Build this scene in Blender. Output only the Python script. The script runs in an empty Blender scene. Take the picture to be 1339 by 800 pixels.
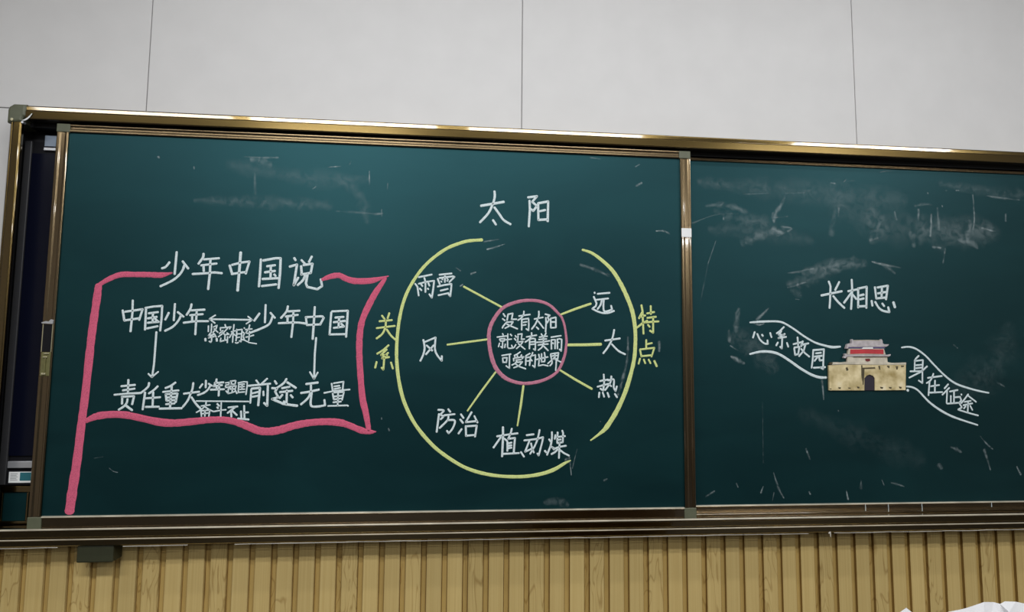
import bpy, bmesh, math, random
from mathutils import Vector, Matrix, Euler
random.seed(7)
S = bpy.context.scene
COL = S.collection

# ------------------------------------------------------------------ camera
cam_d = bpy.data.cameras.new('camera')
cam_d.sensor_width = 36.0
cam_d.lens = 850.0 / 1339.0 * 36.0
cam_d.clip_start = 0.05
cam = bpy.data.objects.new('camera', cam_d)
COL.objects.link(cam)
cam.matrix_world = Matrix(((0.9945296, -0.0181974, -0.1028576, 1.327970), (-0.1040929, -0.0907541, -0.9904183, -2.145462), (0.0086883, 0.9957071, -0.0921519, 1.464221), (0, 0, 0, 1)))
S.camera = cam

# ------------------------------------------------------------------ world, lights, exposure
S.view_settings.view_transform = 'Standard'
S.view_settings.look = 'None'
S.view_settings.gamma = 1.0
S.view_settings.use_curve_mapping = False
S.view_settings.exposure = 0.09
world = bpy.data.worlds.new('world')
S.world = world
world.use_nodes = True
world.node_tree.nodes['Background'].inputs[0].default_value = (0.8, 0.9, 1.0, 1)
world.node_tree.nodes['Background'].inputs[1].default_value = 0.05
CEIL = 3.25
def ceiling_lamp(x, y, w, power, sx=1.25, sy=0.30, drop=0.03):
    l = bpy.data.lights.new('ceiling_lamp', 'AREA')
    l.shape = 'RECTANGLE'; l.size = sx; l.size_y = sy; l.energy = power
    l.color = (0.97, 0.985, 1.0)
    o = bpy.data.objects.new('ceiling_lamp', l)
    o.location = (x, y, CEIL - drop)
    COL.objects.link(o)
def board_lamp(x, y, z, power):          # the tilted strip lamp hung in front of the board
    l = bpy.data.lights.new('board_lamp', 'AREA')
    l.shape = 'RECTANGLE'; l.size = 3.60; l.size_y = 0.08; l.energy = power
    l.color = (0.97, 0.985, 1.0)
    o = bpy.data.objects.new('board_lamp', l)
    o.location = (x, y, z)
    o.rotation_euler = (math.atan2(1.05, 1.6), 0, 0)
    COL.objects.link(o)
board_lamp(2.10, -1.05, 3.15, 16)
for lx, pw in ((-0.75, 20), (0.62, 37), (2.10, 28), (4.50, 32)):
    ceiling_lamp(lx, -2.40, 0, pw * 1.06)
for lx in (0.25, 4.90):
    ceiling_lamp(lx, -4.4, 0, 46)
    ceiling_lamp(lx, -6.7, 0, 52)

# ------------------------------------------------------------------ materials
def new_mat(name):
    m = bpy.data.materials.new(name); m.use_nodes = True
    nt = m.node_tree
    return m, nt, nt.nodes['Principled BSDF'], nt.nodes, nt.links
def plain(name, col, rough=0.6, metal=0.0, noise=0.0, scale=30.0, spec=0.5):
    m, nt, p, N, L = new_mat(name)
    p.inputs['Roughness'].default_value = rough
    p.inputs['Metallic'].default_value = metal
    p.inputs['Specular IOR Level'].default_value = spec
    if noise:
        tc = N.new('ShaderNodeTexCoord'); nz = N.new('ShaderNodeTexNoise')
        nz.inputs['Scale'].default_value = scale; nz.inputs['Detail'].default_value = 4
        L.new(tc.outputs['Object'], nz.inputs['Vector'])
        r = N.new('ShaderNodeValToRGB')
        r.color_ramp.elements[0].position = 0.3; r.color_ramp.elements[1].position = 0.7
        r.color_ramp.elements[0].color = tuple(c * (1 - noise) for c in col) + (1,)
        r.color_ramp.elements[1].color = tuple(min(1, c * (1 + noise)) for c in col) + (1,)
        L.new(nz.outputs['Fac'], r.inputs[0]); L.new(r.outputs[0], p.inputs['Base Color'])
    else:
        p.inputs['Base Color'].default_value = tuple(col) + (1,)
    return m
def brushed(name, col, rough):
    m, nt, p, N, L = new_mat(name)
    p.inputs['Metallic'].default_value = 1.0
    p.inputs['Coat Weight'].default_value = 1.0; p.inputs['Coat Roughness'].default_value = 0.05
    tc = N.new('ShaderNodeTexCoord'); mp = N.new('ShaderNodeMapping')
    mp.inputs['Scale'].default_value = (3, 90, 90)
    nz = N.new('ShaderNodeTexNoise'); nz.inputs['Scale'].default_value = 4; nz.inputs['Detail'].default_value = 3
    L.new(tc.outputs['Object'], mp.inputs[0]); L.new(mp.outputs[0], nz.inputs['Vector'])
    r = N.new('ShaderNodeValToRGB')
    r.color_ramp.elements[0].color = tuple(c * 0.94 for c in col) + (1,)
    r.color_ramp.elements[1].color = tuple(c * 1.06 for c in col) + (1,)
    L.new(nz.outputs['Fac'], r.inputs[0]); L.new(r.outputs[0], p.inputs['Base Color'])
    mr = N.new('ShaderNodeMapRange'); mr.inputs[3].default_value = rough - 0.005; mr.inputs[4].default_value = rough + 0.005
    L.new(nz.outputs['Fac'], mr.inputs[0]); L.new(mr.outputs[0], p.inputs['Roughness'])
    return m
def board_mat():
    m, nt, p, N, L = new_mat('green_board')
    tc = N.new('ShaderNodeTexCoord')
    n1 = N.new('ShaderNodeTexNoise'); n1.inputs['Scale'].default_value = 2.6; n1.inputs['Detail'].default_value = 5; n1.inputs['Distortion'].default_value = 0.8
    mp = N.new('ShaderNodeMapping'); mp.inputs['Scale'].default_value = (0.8, 1, 2.2)
    L.new(tc.outputs['Object'], mp.inputs[0]); L.new(mp.outputs[0], n1.inputs['Vector'])
    r = N.new('ShaderNodeValToRGB')
    r.color_ramp.elements[0].position = 0.38; r.color_ramp.elements[1].position = 0.8
    r.color_ramp.elements[0].color = (0.0010, 0.0088, 0.0100, 1)
    r.color_ramp.elements[1].color = (0.0030, 0.0180, 0.0195, 1)
    L.new(n1.outputs['Fac'], r.inputs[0]); L.new(r.outputs[0], p.inputs['Base Color'])
    p.inputs['Roughness'].default_value = 0.42
    p.inputs['Specular IOR Level'].default_value = 0.62
    p.inputs['Specular Tint'].default_value = (0.27, 0.84, 0.96, 1)
    return m
def chalk_mat(name, col):
    m, nt, p, N, L = new_mat(name)
    tc = N.new('ShaderNodeTexCoord'); nz = N.new('ShaderNodeTexNoise')
    nz.inputs['Scale'].default_value = 420; nz.inputs['Detail'].default_value = 3
    L.new(tc.outputs['Object'], nz.inputs['Vector'])
    r = N.new('ShaderNodeValToRGB')
    r.color_ramp.elements[0].position = 0.34; r.color_ramp.elements[1].position = 0.56
    r.color_ramp.elements[0].color = tuple(c * 0.72 for c in col) + (1,)
    r.color_ramp.elements[1].color = tuple(col) + (1,)
    L.new(nz.outputs['Fac'], r.inputs[0]); L.new(r.outputs[0], p.inputs['Base Color'])
    p.inputs['Roughness'].default_value = 0.95; p.inputs['Specular IOR Level'].default_value = 0.1
    return m
def dust_mat():
    m, nt, p, N, L = new_mat('chalk_dust')
    p.inputs['Base Color'].default_value = (0.56, 0.66, 0.68, 1); p.inputs['Roughness'].default_value = 0.95
    p.inputs['Specular IOR Level'].default_value = 0.1
    at = N.new('ShaderNodeAttribute'); at.attribute_name = 'cover'
    tc = N.new('ShaderNodeTexCoord'); nz = N.new('ShaderNodeTexNoise')
    nz.inputs['Scale'].default_value = 34; nz.inputs['Detail'].default_value = 9; nz.inputs['Distortion'].default_value = 1.2
    L.new(tc.outputs['Object'], nz.inputs['Vector'])
    mr = N.new('ShaderNodeMapRange'); mr.inputs[1].default_value = 0.36; mr.inputs[2].default_value = 0.66
    mr.inputs[3].default_value = 0.12; mr.inputs[4].default_value = 1.15
    L.new(nz.outputs['Fac'], mr.inputs[0])
    mu = N.new('ShaderNodeMath'); mu.operation = 'MULTIPLY'; mu.use_clamp = True
    L.new(at.outputs['Fac'], mu.inputs[0]); L.new(mr.outputs[0], mu.inputs[1])
    L.new(mu.outputs[0], p.inputs['Alpha'])
    return m
PITCH, SLAT0, GROOVE = 0.06555, 0.0885, 0.0165
def slat_mat():
    m, nt, p, N, L = new_mat('slat_wood')
    tc = N.new('ShaderNodeTexCoord'); sp = N.new('ShaderNodeSeparateXYZ')
    L.new(tc.outputs['Object'], sp.inputs[0])
    def math_(op, a, b=None):
        n = N.new('ShaderNodeMath'); n.operation = op
        for i, v in enumerate((a, b)):
            if v is None: continue
            if isinstance(v, (int, float)): n.inputs[i].default_value = v
            else: L.new(v, n.inputs[i])
        return n.outputs[0]
    u = math_('DIVIDE', math_('SUBTRACT', sp.outputs['X'], SLAT0), PITCH)
    idx = math_('FLOOR', u); fr = math_('FRACT', u)
    fig = math_('LESS_THAN', math_('MODULO', math_('ADD', idx, 301), 3), 0.5)   # every third slat is figured
    wn = N.new('ShaderNodeTexWhiteNoise'); wn.noise_dimensions = '1D'; L.new(idx, wn.inputs['W'])
    cmb = N.new('ShaderNodeCombineXYZ')
    L.new(math_('MULTIPLY', sp.outputs['X'], 17), cmb.inputs[0]); L.new(math_('MULTIPLY', idx, 3.7), cmb.inputs[1])
    L.new(math_('MULTIPLY', sp.outputs['Z'], 3.4), cmb.inputs[2])
    n1 = N.new('ShaderNodeTexNoise'); n1.inputs['Scale'].default_value = 1.0; n1.inputs['Detail'].default_value = 2.0; n1.inputs['Distortion'].default_value = 0.5
    L.new(cmb.outputs[0], n1.inputs['Vector'])
    rings = math_('PINGPONG', math_('MULTIPLY', n1.outputs['Fac'], 9.0), 0.5)
    line = N.new('ShaderNodeMapRange'); line.inputs[1].default_value = 0.0; line.inputs[2].default_value = 0.13
    line.inputs[3].default_value = 1.0; line.inputs[4].default_value = 0.0
    L.new(rings, line.inputs[0])
    cm2 = N.new('ShaderNodeCombineXYZ')
    L.new(math_('MULTIPLY', sp.outputs['X'], 220), cm2.inputs[0]); L.new(math_('MULTIPLY', sp.outputs['Z'], 2.0), cm2.inputs[2]); L.new(idx, cm2.inputs[1])
    n2 = N.new('ShaderNodeTexNoise'); n2.inputs['Scale'].default_value = 1.0; n2.inputs['Detail'].default_value = 2.0
    L.new(cm2.outputs[0], n2.inputs['Vector'])
    base = N.new('ShaderNodeValToRGB')
    base.color_ramp.elements[0].position = 0.25; base.color_ramp.elements[1].position = 0.75
    base.color_ramp.elements[0].color = (0.485, 0.345, 0.128, 1); base.color_ramp.elements[1].color = (0.570, 0.430, 0.178, 1)
    L.new(n2.outputs['Fac'], base.inputs[0])
    mx = N.new('ShaderNodeMix'); mx.data_type = 'RGBA'; mx.blend_type = 'MULTIPLY'
    L.new(math_('MULTIPLY', math_('MULTIPLY', line.outputs[0], fig), 0.5), mx.inputs['Factor'])
    L.new(base.outputs[0], mx.inputs['A']); mx.inputs['B'].default_value = (0.42, 0.30, 0.14, 1)
    # the recessed strip is multiplied to a darker ochre
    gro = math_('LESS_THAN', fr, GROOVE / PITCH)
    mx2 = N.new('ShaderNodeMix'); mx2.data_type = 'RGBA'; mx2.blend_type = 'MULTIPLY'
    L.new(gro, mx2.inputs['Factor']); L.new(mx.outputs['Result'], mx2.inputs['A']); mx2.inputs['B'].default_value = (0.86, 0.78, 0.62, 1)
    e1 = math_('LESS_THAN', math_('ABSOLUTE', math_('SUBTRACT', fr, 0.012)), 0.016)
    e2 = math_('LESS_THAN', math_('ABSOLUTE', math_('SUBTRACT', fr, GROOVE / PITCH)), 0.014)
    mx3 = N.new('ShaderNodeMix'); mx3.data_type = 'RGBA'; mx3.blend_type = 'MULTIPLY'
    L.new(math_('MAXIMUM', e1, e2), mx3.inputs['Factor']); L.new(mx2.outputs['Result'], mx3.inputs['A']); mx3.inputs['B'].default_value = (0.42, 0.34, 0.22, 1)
    hv = N.new('ShaderNodeHueSaturation'); L.new(mx3.outputs['Result'], hv.inputs['Color'])
    L.new(math_('ADD', math_('MULTIPLY', wn.outputs['Value'], 0.14), 0.93), hv.inputs['Value'])
    L.new(hv.outputs[0], p.inputs['Base Color'])
    p.inputs['Roughness'].default_value = 0.5; p.inputs['Specular IOR Level'].default_value = 0.3
    return m
def stone_mat():
    m, nt, p, N, L = new_mat('printed_stone')
    tc = N.new('ShaderNodeTexCoord')
    n1 = N.new('ShaderNodeTexNoise'); n1.inputs['Scale'].default_value = 26; n1.inputs['Detail'].default_value = 5
    L.new(tc.outputs['Object'], n1.inputs['Vector'])
    r = N.new('ShaderNodeValToRGB')
    r.color_ramp.elements[0].position = 0.3; r.color_ramp.elements[1].position = 0.62
    r.color_ramp.elements[0].color = (0.36, 0.27, 0.10, 1); r.color_ramp.elements[1].color = (0.74, 0.62, 0.36, 1)
    e = r.color_ramp.elements.new(0.8); e.color = (0.84, 0.76, 0.56, 1)
    L.new(n1.outputs['Fac'], r.inputs[0]); L.new(r.outputs[0], p.inputs['Base Color'])
    p.inputs['Roughness'].default_value = 0.6
    return m
M_BOARD = board_mat()
M_GOLD = brushed('bronze_aluminium', (0.150, 0.103, 0.035), 0.20)
M_RAIL = brushed('champagne_aluminium', (0.195, 0.142, 0.078), 0.22)
M_CAP = plain('grey_green_plastic', (0.100, 0.108, 0.066), 0.5, 0, 0.08, 60)
M_DARK = plain('black_lining', (0.006, 0.006, 0.008), 0.7)
M_BLACK = plain('black_plastic', (0.005, 0.005, 0.007), 0.6, 0, 0, 30, 0.2)
M_BEZEL = plain('dark_grey_metal', (0.060, 0.060, 0.064), 0.45, 0.3)
M_SCREEN = plain('dark_glass', (0.003, 0.004, 0.012), 0.25, 0, 0, 30, 0.2)
M_SILVER = plain('silver_metal', (0.62, 0.63, 0.66), 0.35, 0.7)
M_OLIVE = plain('dark_olive_metal', (0.036, 0.039, 0.019), 0.5, 0.2, 0.06, 40)
M_WHITE = plain('white_plastic', (0.82, 0.83, 0.82), 0.5)
M_STICK = plain('teal_print', (0.02, 0.14, 0.17), 0.5)
M_GREY_INK = plain('grey_ink', (0.25, 0.27, 0.28), 0.6)
M_SEAL = plain('white_sealant', (0.52, 0.49, 0.43), 0.55, 0, 0.1, 50)
M_EDGE = plain('bright_edge', (0.50, 0.455, 0.36), 0.35, 0.25, 0.25, 14)  # paler than the rails, for separate strips along their edges
M_BRASS = plain('worn_brass', (0.50, 0.46, 0.30), 0.35, 0.6)
M_LOCK = plain('olive_brass', (0.20, 0.19, 0.08), 0.4, 0.5, 0.1, 90)
M_CHALK = {'white': chalk_mat('white_chalk', (0.70, 0.80, 0.82)),
           'yellow': chalk_mat('yellow_chalk', (0.66, 0.74, 0.29)),
           'pink': chalk_mat('pink_chalk', (0.66, 0.125, 0.215))}
M_PINK2 = chalk_mat('pale_pink_chalk', (0.55, 0.215, 0.30))
M_DUST = dust_mat()
M_WALL = plain('pale_grey_panel', (0.655, 0.645, 0.640), 0.55, 0, 0.025, 9)
M_GAP = plain('panel_joint', (0.45, 0.45, 0.45), 0.8)
M_SLAT = slat_mat()
M_PLASTER = plain('white_plaster', (0.72, 0.72, 0.70), 0.9, 0, 0.03, 6)
M_FLOOR = plain('dark_floor_tile', (0.035, 0.033, 0.032), 0.5, 0, 0.12, 3)
M_SIDE = plain('tan_side_wall', (0.26, 0.235, 0.20), 0.8, 0, 0.05, 4)
M_BACKWALL = plain('dark_back_wall', (0.06, 0.065, 0.065), 0.8, 0, 0.1, 3)
M_DESK = plain('brown_laminate', (0.20, 0.12, 0.06), 0.45, 0, 0.15, 12)
M_PAPER = plain('white_paper', (0.50, 0.50, 0.51), 0.8, 0, 0.03, 20)
M_STONE = stone_mat()
M_PALE = plain('printed_pale_stone', (0.55, 0.50, 0.40), 0.6, 0, 0.2, 60)
M_TILE = plain('printed_roof', (0.46, 0.42, 0.43), 0.6, 0, 0.18, 70)
M_EAVE = plain('printed_eave', (0.10, 0.085, 0.20), 0.6, 0, 0.3, 90)
M_RED = plain('printed_red', (0.50, 0.035, 0.045), 0.6, 0, 0.15, 60)
M_ARCH = plain('printed_arch', (0.022, 0.015, 0.028), 0.6)
M_MAROON = plain('printed_maroon', (0.16, 0.018, 0.016), 0.6)
M_STAIN = plain('printed_stain', (0.07, 0.055, 0.025), 0.6, 0, 0.3, 90)

# ------------------------------------------------------------------ helpers
def empty(name, loc, label, cat, group=None):
    o = bpy.data.objects.new(name, None); o.empty_display_size = 0.05
    COL.objects.link(o); o.location = loc
    o['label'] = label; o['category'] = cat
    if group: o['group'] = group
    return o
def obj(name, bm, mat, parent=None, label=None, smooth=False):
    me = bpy.data.meshes.new(name)
    bm.normal_update(); bm.to_mesh(me); bm.free()
    for m in (mat if isinstance(mat, (list, tuple)) else [mat]): me.materials.append(m)
    if smooth:
        for p in me.polygons: p.use_smooth = True
    o = bpy.data.objects.new(name, me); COL.objects.link(o)
    if parent is not None: o.parent = parent
    if label: o['label'] = label
    return o
def structure(name, bm, mat):
    o = obj(name, bm, mat); o['kind'] = 'structure'; return o
def box(bm, x0, x1, y0, y1, z0, z1, bev=0.0, seg=2, mi=0):
    vs = [bm.verts.new(c) for c in ((x0,y0,z0),(x1,y0,z0),(x1,y1,z0),(x0,y1,z0),(x0,y0,z1),(x1,y0,z1),(x1,y1,z1),(x0,y1,z1))]
    fs = [bm.faces.new([vs[i] for i in f]) for f in ((3,2,1,0),(4,5,6,7),(0,1,5,4),(1,2,6,5),(2,3,7,6),(3,0,4,7))]
    for f in fs: f.material_index = mi
    if bev:
        es = list({e for f in fs for e in f.edges})
        r = bmesh.ops.bevel(bm, geom=es, offset=bev, segments=seg, affect='EDGES', profile=0.5)
        for f in r['faces']: f.material_index = mi
    return bm
def BX(*a, **k):
    return box(bmesh.new(), *a, **k)
def extrude_profile(pts, a0, a1, axis, m0=0.0, m1=0.0):
    """closed profile pts swept along an axis. axis 'x': pts are (y, z); axis 'z': pts are (x, y).
    m0 / m1 shear the ends by that much per unit of the profile's second / first value (mitres)."""
    bm = bmesh.new()
    def P(p, a):
        return (a, p[0], p[1]) if axis == 'x' else (p[0], p[1], a)
    ra = [bm.verts.new(P(p, a0)) for p in pts]; rb = [bm.verts.new(P(p, a1)) for p in pts]
    n = len(pts)
    for i in range(n):
        bm.faces.new((ra[i], ra[(i+1) % n], rb[(i+1) % n], rb[i]))
    bm.faces.new(ra[::-1]); bm.faces.new(rb)
    bmesh.ops.recalc_face_normals(bm, faces=bm.faces)
    return bm
def rounded(pts, rad, seg=3):
    """round the corners of a closed polygon; rad is a number or a per-corner list"""
    out = []; n = len(pts)
    for i, p in enumerate(pts):
        r = rad[i] if isinstance(rad, (list, tuple)) else rad
        p = Vector(p); a = Vector(pts[i-1]); b = Vector(pts[(i+1) % n])
        if r <= 0: out.append(tuple(p)); continue
        da = (a - p); db = (b - p)
        r = min(r, da.length * 0.45, db.length * 0.45)
        s = p + da.normalized() * r; e = p + db.normalized() * r
        for k in range(seg + 1):
            t = k / seg
            out.append(tuple(s * (1-t)**2 + p * 2*t*(1-t) + e * t*t))
    return out
def plate(bm, pts, y_back, y_front, mi=0):
    """polygon in x,z given thickness along y (front towards -y)"""
    a = [bm.verts.new((x, y_front, z)) for x, z in pts]; b = [bm.verts.new((x, y_back, z)) for x, z in pts]
    n = len(pts); fs = [bm.faces.new(a), bm.faces.new(b[::-1])]
    for i in range(n): fs.append(bm.faces.new((a[i], b[i], b[(i+1) % n], a[(i+1) % n])))
    for f in fs: f.material_index = mi
    bmesh.ops.recalc_face_normals(bm, faces=fs)
    return bm
def cyl_y(bm, x, z, r, y0, y1, n=16):
    return plate(bm, [(x + r*math.cos(2*math.pi*k/n), z + r*math.sin(2*math.pi*k/n)) for k in range(n)], y0, y1)

# ---- chalk strokes
def catmull(P, sub=6):
    out = []; n = len(P)
    for i in range(n - 1):
        p0 = P[max(i-1, 0)]; p1 = P[i]; p2 = P[i+1]; p3 = P[min(i+2, n-1)]
        for k in range(sub):
            t = k / sub; t2 = t*t; t3 = t2*t
            out.append(tuple(0.5*((2*b) + (-a+c)*t + (2*a-5*b+4*c-d)*t2 + (-a+3*b-3*c+d)*t3) for a, b, c, d in zip(p0, p1, p2, p3)))
    out.append(P[-1]); return out
def parse(s):
    sm = s[0] == '~'
    pts = [tuple(int(v) * 1e-4 for v in q.split(',')) for q in s.lstrip('~').split()]
    if sm and len(pts) > 2:
        if pts[0][:2] == pts[-1][:2] and len(pts) > 6:
            Q = [pts[-2]] + pts + [pts[1]]
            full = catmull(Q); pts = full[6:-6]
        else: pts = catmull(pts)
    return pts
def ribbon(bm, pts, y=0.0, h=0.0006, cover=None, lay=None, wob=0.07, core=0.55, split=38):
    """one chalk stroke: a low mound with round ends lying on the plane y"""
    runs = [[pts[0]]]
    for i in range(1, len(pts)):
        runs[-1].append(pts[i])
        if i < len(pts) - 1:
            a = Vector(pts[i][:2]) - Vector(pts[i-1][:2]); b = Vector(pts[i+1][:2]) - Vector(pts[i][:2])
            if a.length > 1e-7 and b.length > 1e-7 and a.angle(b) > math.radians(split): runs.append([pts[i]])
    for run in runs:
        P = [Vector((p[0], p[1])) for p in run]; Wd = [p[2] * 0.5 * (1 + random.uniform(-wob, wob)) for p in run]
        keep = [0] + [i for i in range(1, len(P)) if (P[i] - P[i-1]).length > 1e-6]
        P = [P[i] for i in keep]; Wd = [Wd[i] for i in keep]
        if len(P) < 2: continue
        n = len(P); rows = []
        def vert(p, hh, c):
            v = bm.verts.new((p.x, y - hh, p.y))
            if lay is not None: v[lay] = c
            return v
        for i in range(n):
            t = (P[min(i+1, n-1)] - P[max(i-1, 0)])
            if t.length < 1e-9: t = P[min(i+1, n-1)] - P[i] if i < n-1 else P[i] - P[i-1]
            t.normalize(); nn = Vector((-t.y, t.x))
            w = Wd[i]
            rows.append((vert(P[i] + nn*w, 0.00012, 0), vert(P[i] + nn*w*core, h*0.85, cover or 0), vert(P[i] - nn*w*core, h*0.85, cover or 0), vert(P[i] - nn*w, 0.00012, 0)))
        for a, b in zip(rows, rows[1:]):
            for k in range(3):
                bm.faces.new((a[k], a[k+1], b[k+1], b[k]))
        for end, s in ((0, -1), (n-1, 1)):
            t = (P[1] - P[0]) if end == 0 else (P[-1] - P[-2]); t.normalize(); nn = Vector((-t.y, t.x)); w = Wd[end]
            outer = []; inner = []
            r = rows[end]
            arc = [math.pi/2 - math.pi*k/5 for k in range(1, 5)]
            o = [r[0]] + [vert(P[end] + nn*w*math.sin(q) + t*s*w*math.cos(q)*0.8, 0.00012, 0) for q in arc] + [r[3]]
            i1 = vert(P[end] + t*s*w*0.3, h*0.85, cover or 0)
            ctr = [r[1], r[1], i1, i1, r[2], r[2]]
            for k in range(5):
                q = [o[k], o[k+1]] + ([ctr[k+1], ctr[k]] if ctr[k] is not ctr[k+1] else [ctr[k]])
                try: bm.faces.new(q)
                except ValueError: pass
            try: bm.faces.new((r[1], i1, r[2]))
            except ValueError: pass
    return bm

# ------------------------------------------------------------------ room
RX0, RX1, RY = -1.9, 6.1, -8.2
def quadbox(name, *a, mat): return structure(name, BX(*a), mat)
quadbox('floor', RX0, RX1, RY, 0.0, -0.10, 0.0, mat=M_FLOOR)
quadbox('ceiling', RX0, RX1, RY, 0.0, CEIL, CEIL + 0.10, mat=M_PLASTER)
quadbox('wall_left', RX0 - 0.12, RX0, RY, 0.12, 0.0, CEIL, mat=M_SIDE)
quadbox('wall_right', RX1, RX1 + 0.12, RY, 0.12, 0.0, CEIL, mat=M_SIDE)
quadbox('wall_back', RX0, RX1, RY - 0.12, RY, 0.0, CEIL, mat=M_BACKWALL)
# front wall: pale panels with fine joints over a backing
bm = BX(RX0, RX1, 0.006, 0.12, 0.0, CEIL, mi=1)
seams = [0.3565 + 1.222 * k for k in range(-2, 6)]
xs = [RX0] + [s for s in seams if RX0 < s < RX1] + [RX1]
for a, b in zip(xs, xs[1:]):
    for z0, z1 in ((0.93, 2.2625), (2.2655, CEIL)):
        box(bm, a + 0.0014, b - 0.0014, 0.0, 0.0065, z0, z1, bev=0.0011, seg=1)
structure('wall_front', bm, [M_WALL, M_GAP])
# fluted wood wainscot below the board
pts = []
k0 = int((RX0 - SLAT0) / PITCH) + 1; k1 = int((RX1 - SLAT0) / PITCH) - 1
for k in range(k0, k1):
    g = SLAT0 + PITCH * k
    pts += [(g, -0.0018), (g + GROOVE, -0.0018), (g + GROOVE + 0.0008, -0.0105), (g + GROOVE + 0.0025, -0.0120), (g + PITCH - 0.0025, -0.0120), (g + PITCH - 0.0008, -0.0105)]
bm = bmesh.new()
for (xa, ya), (xb, yb) in zip(pts, pts[1:]):
    bm.faces.new([bm.verts.new(c) for c in ((xa, ya, 0.0), (xb, yb, 0.0), (xb, yb, 0.9285), (xa, ya, 0.9285))])
for (xa, ya), (xb, yb) in zip(pts, pts[1:]):
    bm.faces.new([bm.verts.new(c) for c in ((xa, ya, 0.9285), (xb, yb, 0.9285), (xb, 0.0, 0.9285), (xa, 0.0, 0.9285))])
bmesh.ops.remove_doubles(bm, verts=bm.verts, dist=1e-5)
bmesh.ops.recalc_face_normals(bm, faces=bm.faces)
structure('trim_1', bm, M_SLAT)

# ------------------------------------------------------------------ outer cabinet frame
CX1 = 4.235
cab = empty('blackboard_cabinet', (CX1/2, 0.0, 0.93), 'long bronze aluminium outer frame holding the two green chalkboards on the wall', 'frame')
cab_off = Vector((-CX1/2, 0, -0.93))
def cpart(name, bm, mat, label=None, smooth=False, parent=None):
    bmesh.ops.translate(bm, verts=bm.verts, vec=cab_off)
    return obj(name, bm, mat, parent or cab, label, smooth)
cpart('back_panel', BX(0.0095, CX1 - 0.0095, -0.006, -0.0005, 0.95, 2.225), M_DARK, 'black back lining')
top = [(-0.0005, 2.199), (-0.0880, 2.1985), (-0.0898, 2.2015), (-0.0908, 2.2245), (-0.0870, 2.2255), (-0.0880, 2.2272), (-0.08774, 2.2400), (-0.0830, 2.2430), (-0.0005, 2.2430)]
top = rounded(top, [0, 0.002, 0.0015, 0.0012, 0.0003, 0.0006, 0.0025, 0.002, 0])
cpart('top_rail', extrude_profile(top, 0.052, CX1 - 0.052, 'x'), M_GOLD)
bot = [(-0.0005, 0.9310), (-0.0740, 0.9310), (-0.0790, 0.9345), (-0.0815, 0.9490), (-0.0880, 0.9500), (-0.0915, 0.9545), (-0.0865, 0.9570), (-0.0835, 0.9590), (-0.0855, 0.9755), (-0.0910, 0.9775), (-0.0900, 0.9845), (-0.0005, 0.9845)]
bot = rounded(bot, [0, 0.0015, 0.002, 0.001, 0.002, 0.0035, 0.001, 0.001, 0.001, 0.003, 0.0045, 0])
cpart('bottom_rail', extrude_profile(bot, 0.0, CX1, 'x'), M_GOLD)
cpart('edge_strip', extrude_profile(rounded([(-0.0895, 0.9795), (-0.0922, 0.9805), (-0.0918, 0.9840), (-0.0890, 0.9856)], 0.0012, 2), 0.0, CX1, 'x'), M_EDGE, 'bright upper edge')
cpart('edge_strip', extrude_profile(rounded([(-0.0895, 0.9520), (-0.0926, 0.9525), (-0.0926, 0.9555), (-0.0895, 0.9560)], 0.0010, 2), 0.0, CX1, 'x'), M_EDGE, 'bright middle edge')
for s, nm in ((0, 'l'), (1, 'r')):
    def mx(x): return x if s == 0 else CX1 - x
    st = [(0.004, -0.0005), (0.0, -0.070), (0.003, -0.0785), (0.012, -0.0880), (0.0165, -0.0870), (0.020, -0.0905), (0.0385, -0.0905), (0.0425, -0.0870), (0.0425, -0.0780), (0.006, -0.0650), (0.006, -0.0005)]
    st = rounded(st, [0, 0.004, 0.003, 0.004, 0.001, 0.002, 0.003, 0.003, 0, 0, 0])
    cpart('side_stile', extrude_profile([(mx(x), y) for x, y in st], 0.985, 2.188, 'z'), M_GOLD)
    lo, hi = sorted((mx(0.0065), mx(0.0090)))
    cpart('side_lining', BX(lo, hi, -0.0660, -0.0065, 0.986, 2.190), M_DARK, 'black lining inside the frame')
    lo, hi = sorted((mx(0.0095), mx(0.0415)))
    cpart('side_lining', BX(lo, hi, -0.0770, -0.0755, 0.986, 2.190), M_DARK, 'black lining inside the frame')
    cap = [(0.0, 2.186), (0.0, 2.226), (0.004, 2.236), (0.016, 2.2445), (0.052, 2.2445), (0.0525, 2.208), (0.046, 2.204), (0.0435, 2.198), (0.043, 2.190), (0.020, 2.1865)]
    bm = plate(bmesh.new(), [(mx(x), z) for x, z in cap], -0.001, -0.0915)
    es = [e for e in bm.edges if abs(e.verts[0].co.y + 0.0915) < 1e-5 and abs(e.verts[1].co.y + 0.0915) < 1e-5]
    bmesh.ops.bevel(bm, geom=es, offset=0.008, segments=3, affect='EDGES', profile=0.5)
    cp = cpart('corner_cap', bm, M_CAP, 'grey-green plastic corner cap')
    bm = cyl_y(bmesh.new(), mx(0.0165), 2.194, 0.0042, -0.0890, -0.0940)
    cpart('screw', bm, M_BRASS, 'small brass corner screw')
# peeled strip of pale film and a second screw at the upper left corner
bm = bmesh.new()
ribbon(bm, catmull([(0.046, 2.1925, 0.002), (0.054, 2.195, 0.0055), (0.063, 2.203, 0.0050), (0.071, 2.2145, 0.0022)]), y=-0.0925, h=0.0012, wob=0.2)
cpart('peeled_film', bm, M_WHITE, 'white flake of peeled film')
cpart('screw', cyl_y(bmesh.new(), 0.0455, 2.187, 0.0035, -0.080, -0.0925), M_SILVER, 'silver screw under the peeled corner')
cpart('screw', cyl_y(bmesh.new(), 0.0110, 1.5865, 0.0040, -0.0060, -0.0120), M_SILVER, 'small screw in the black lining')
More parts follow.
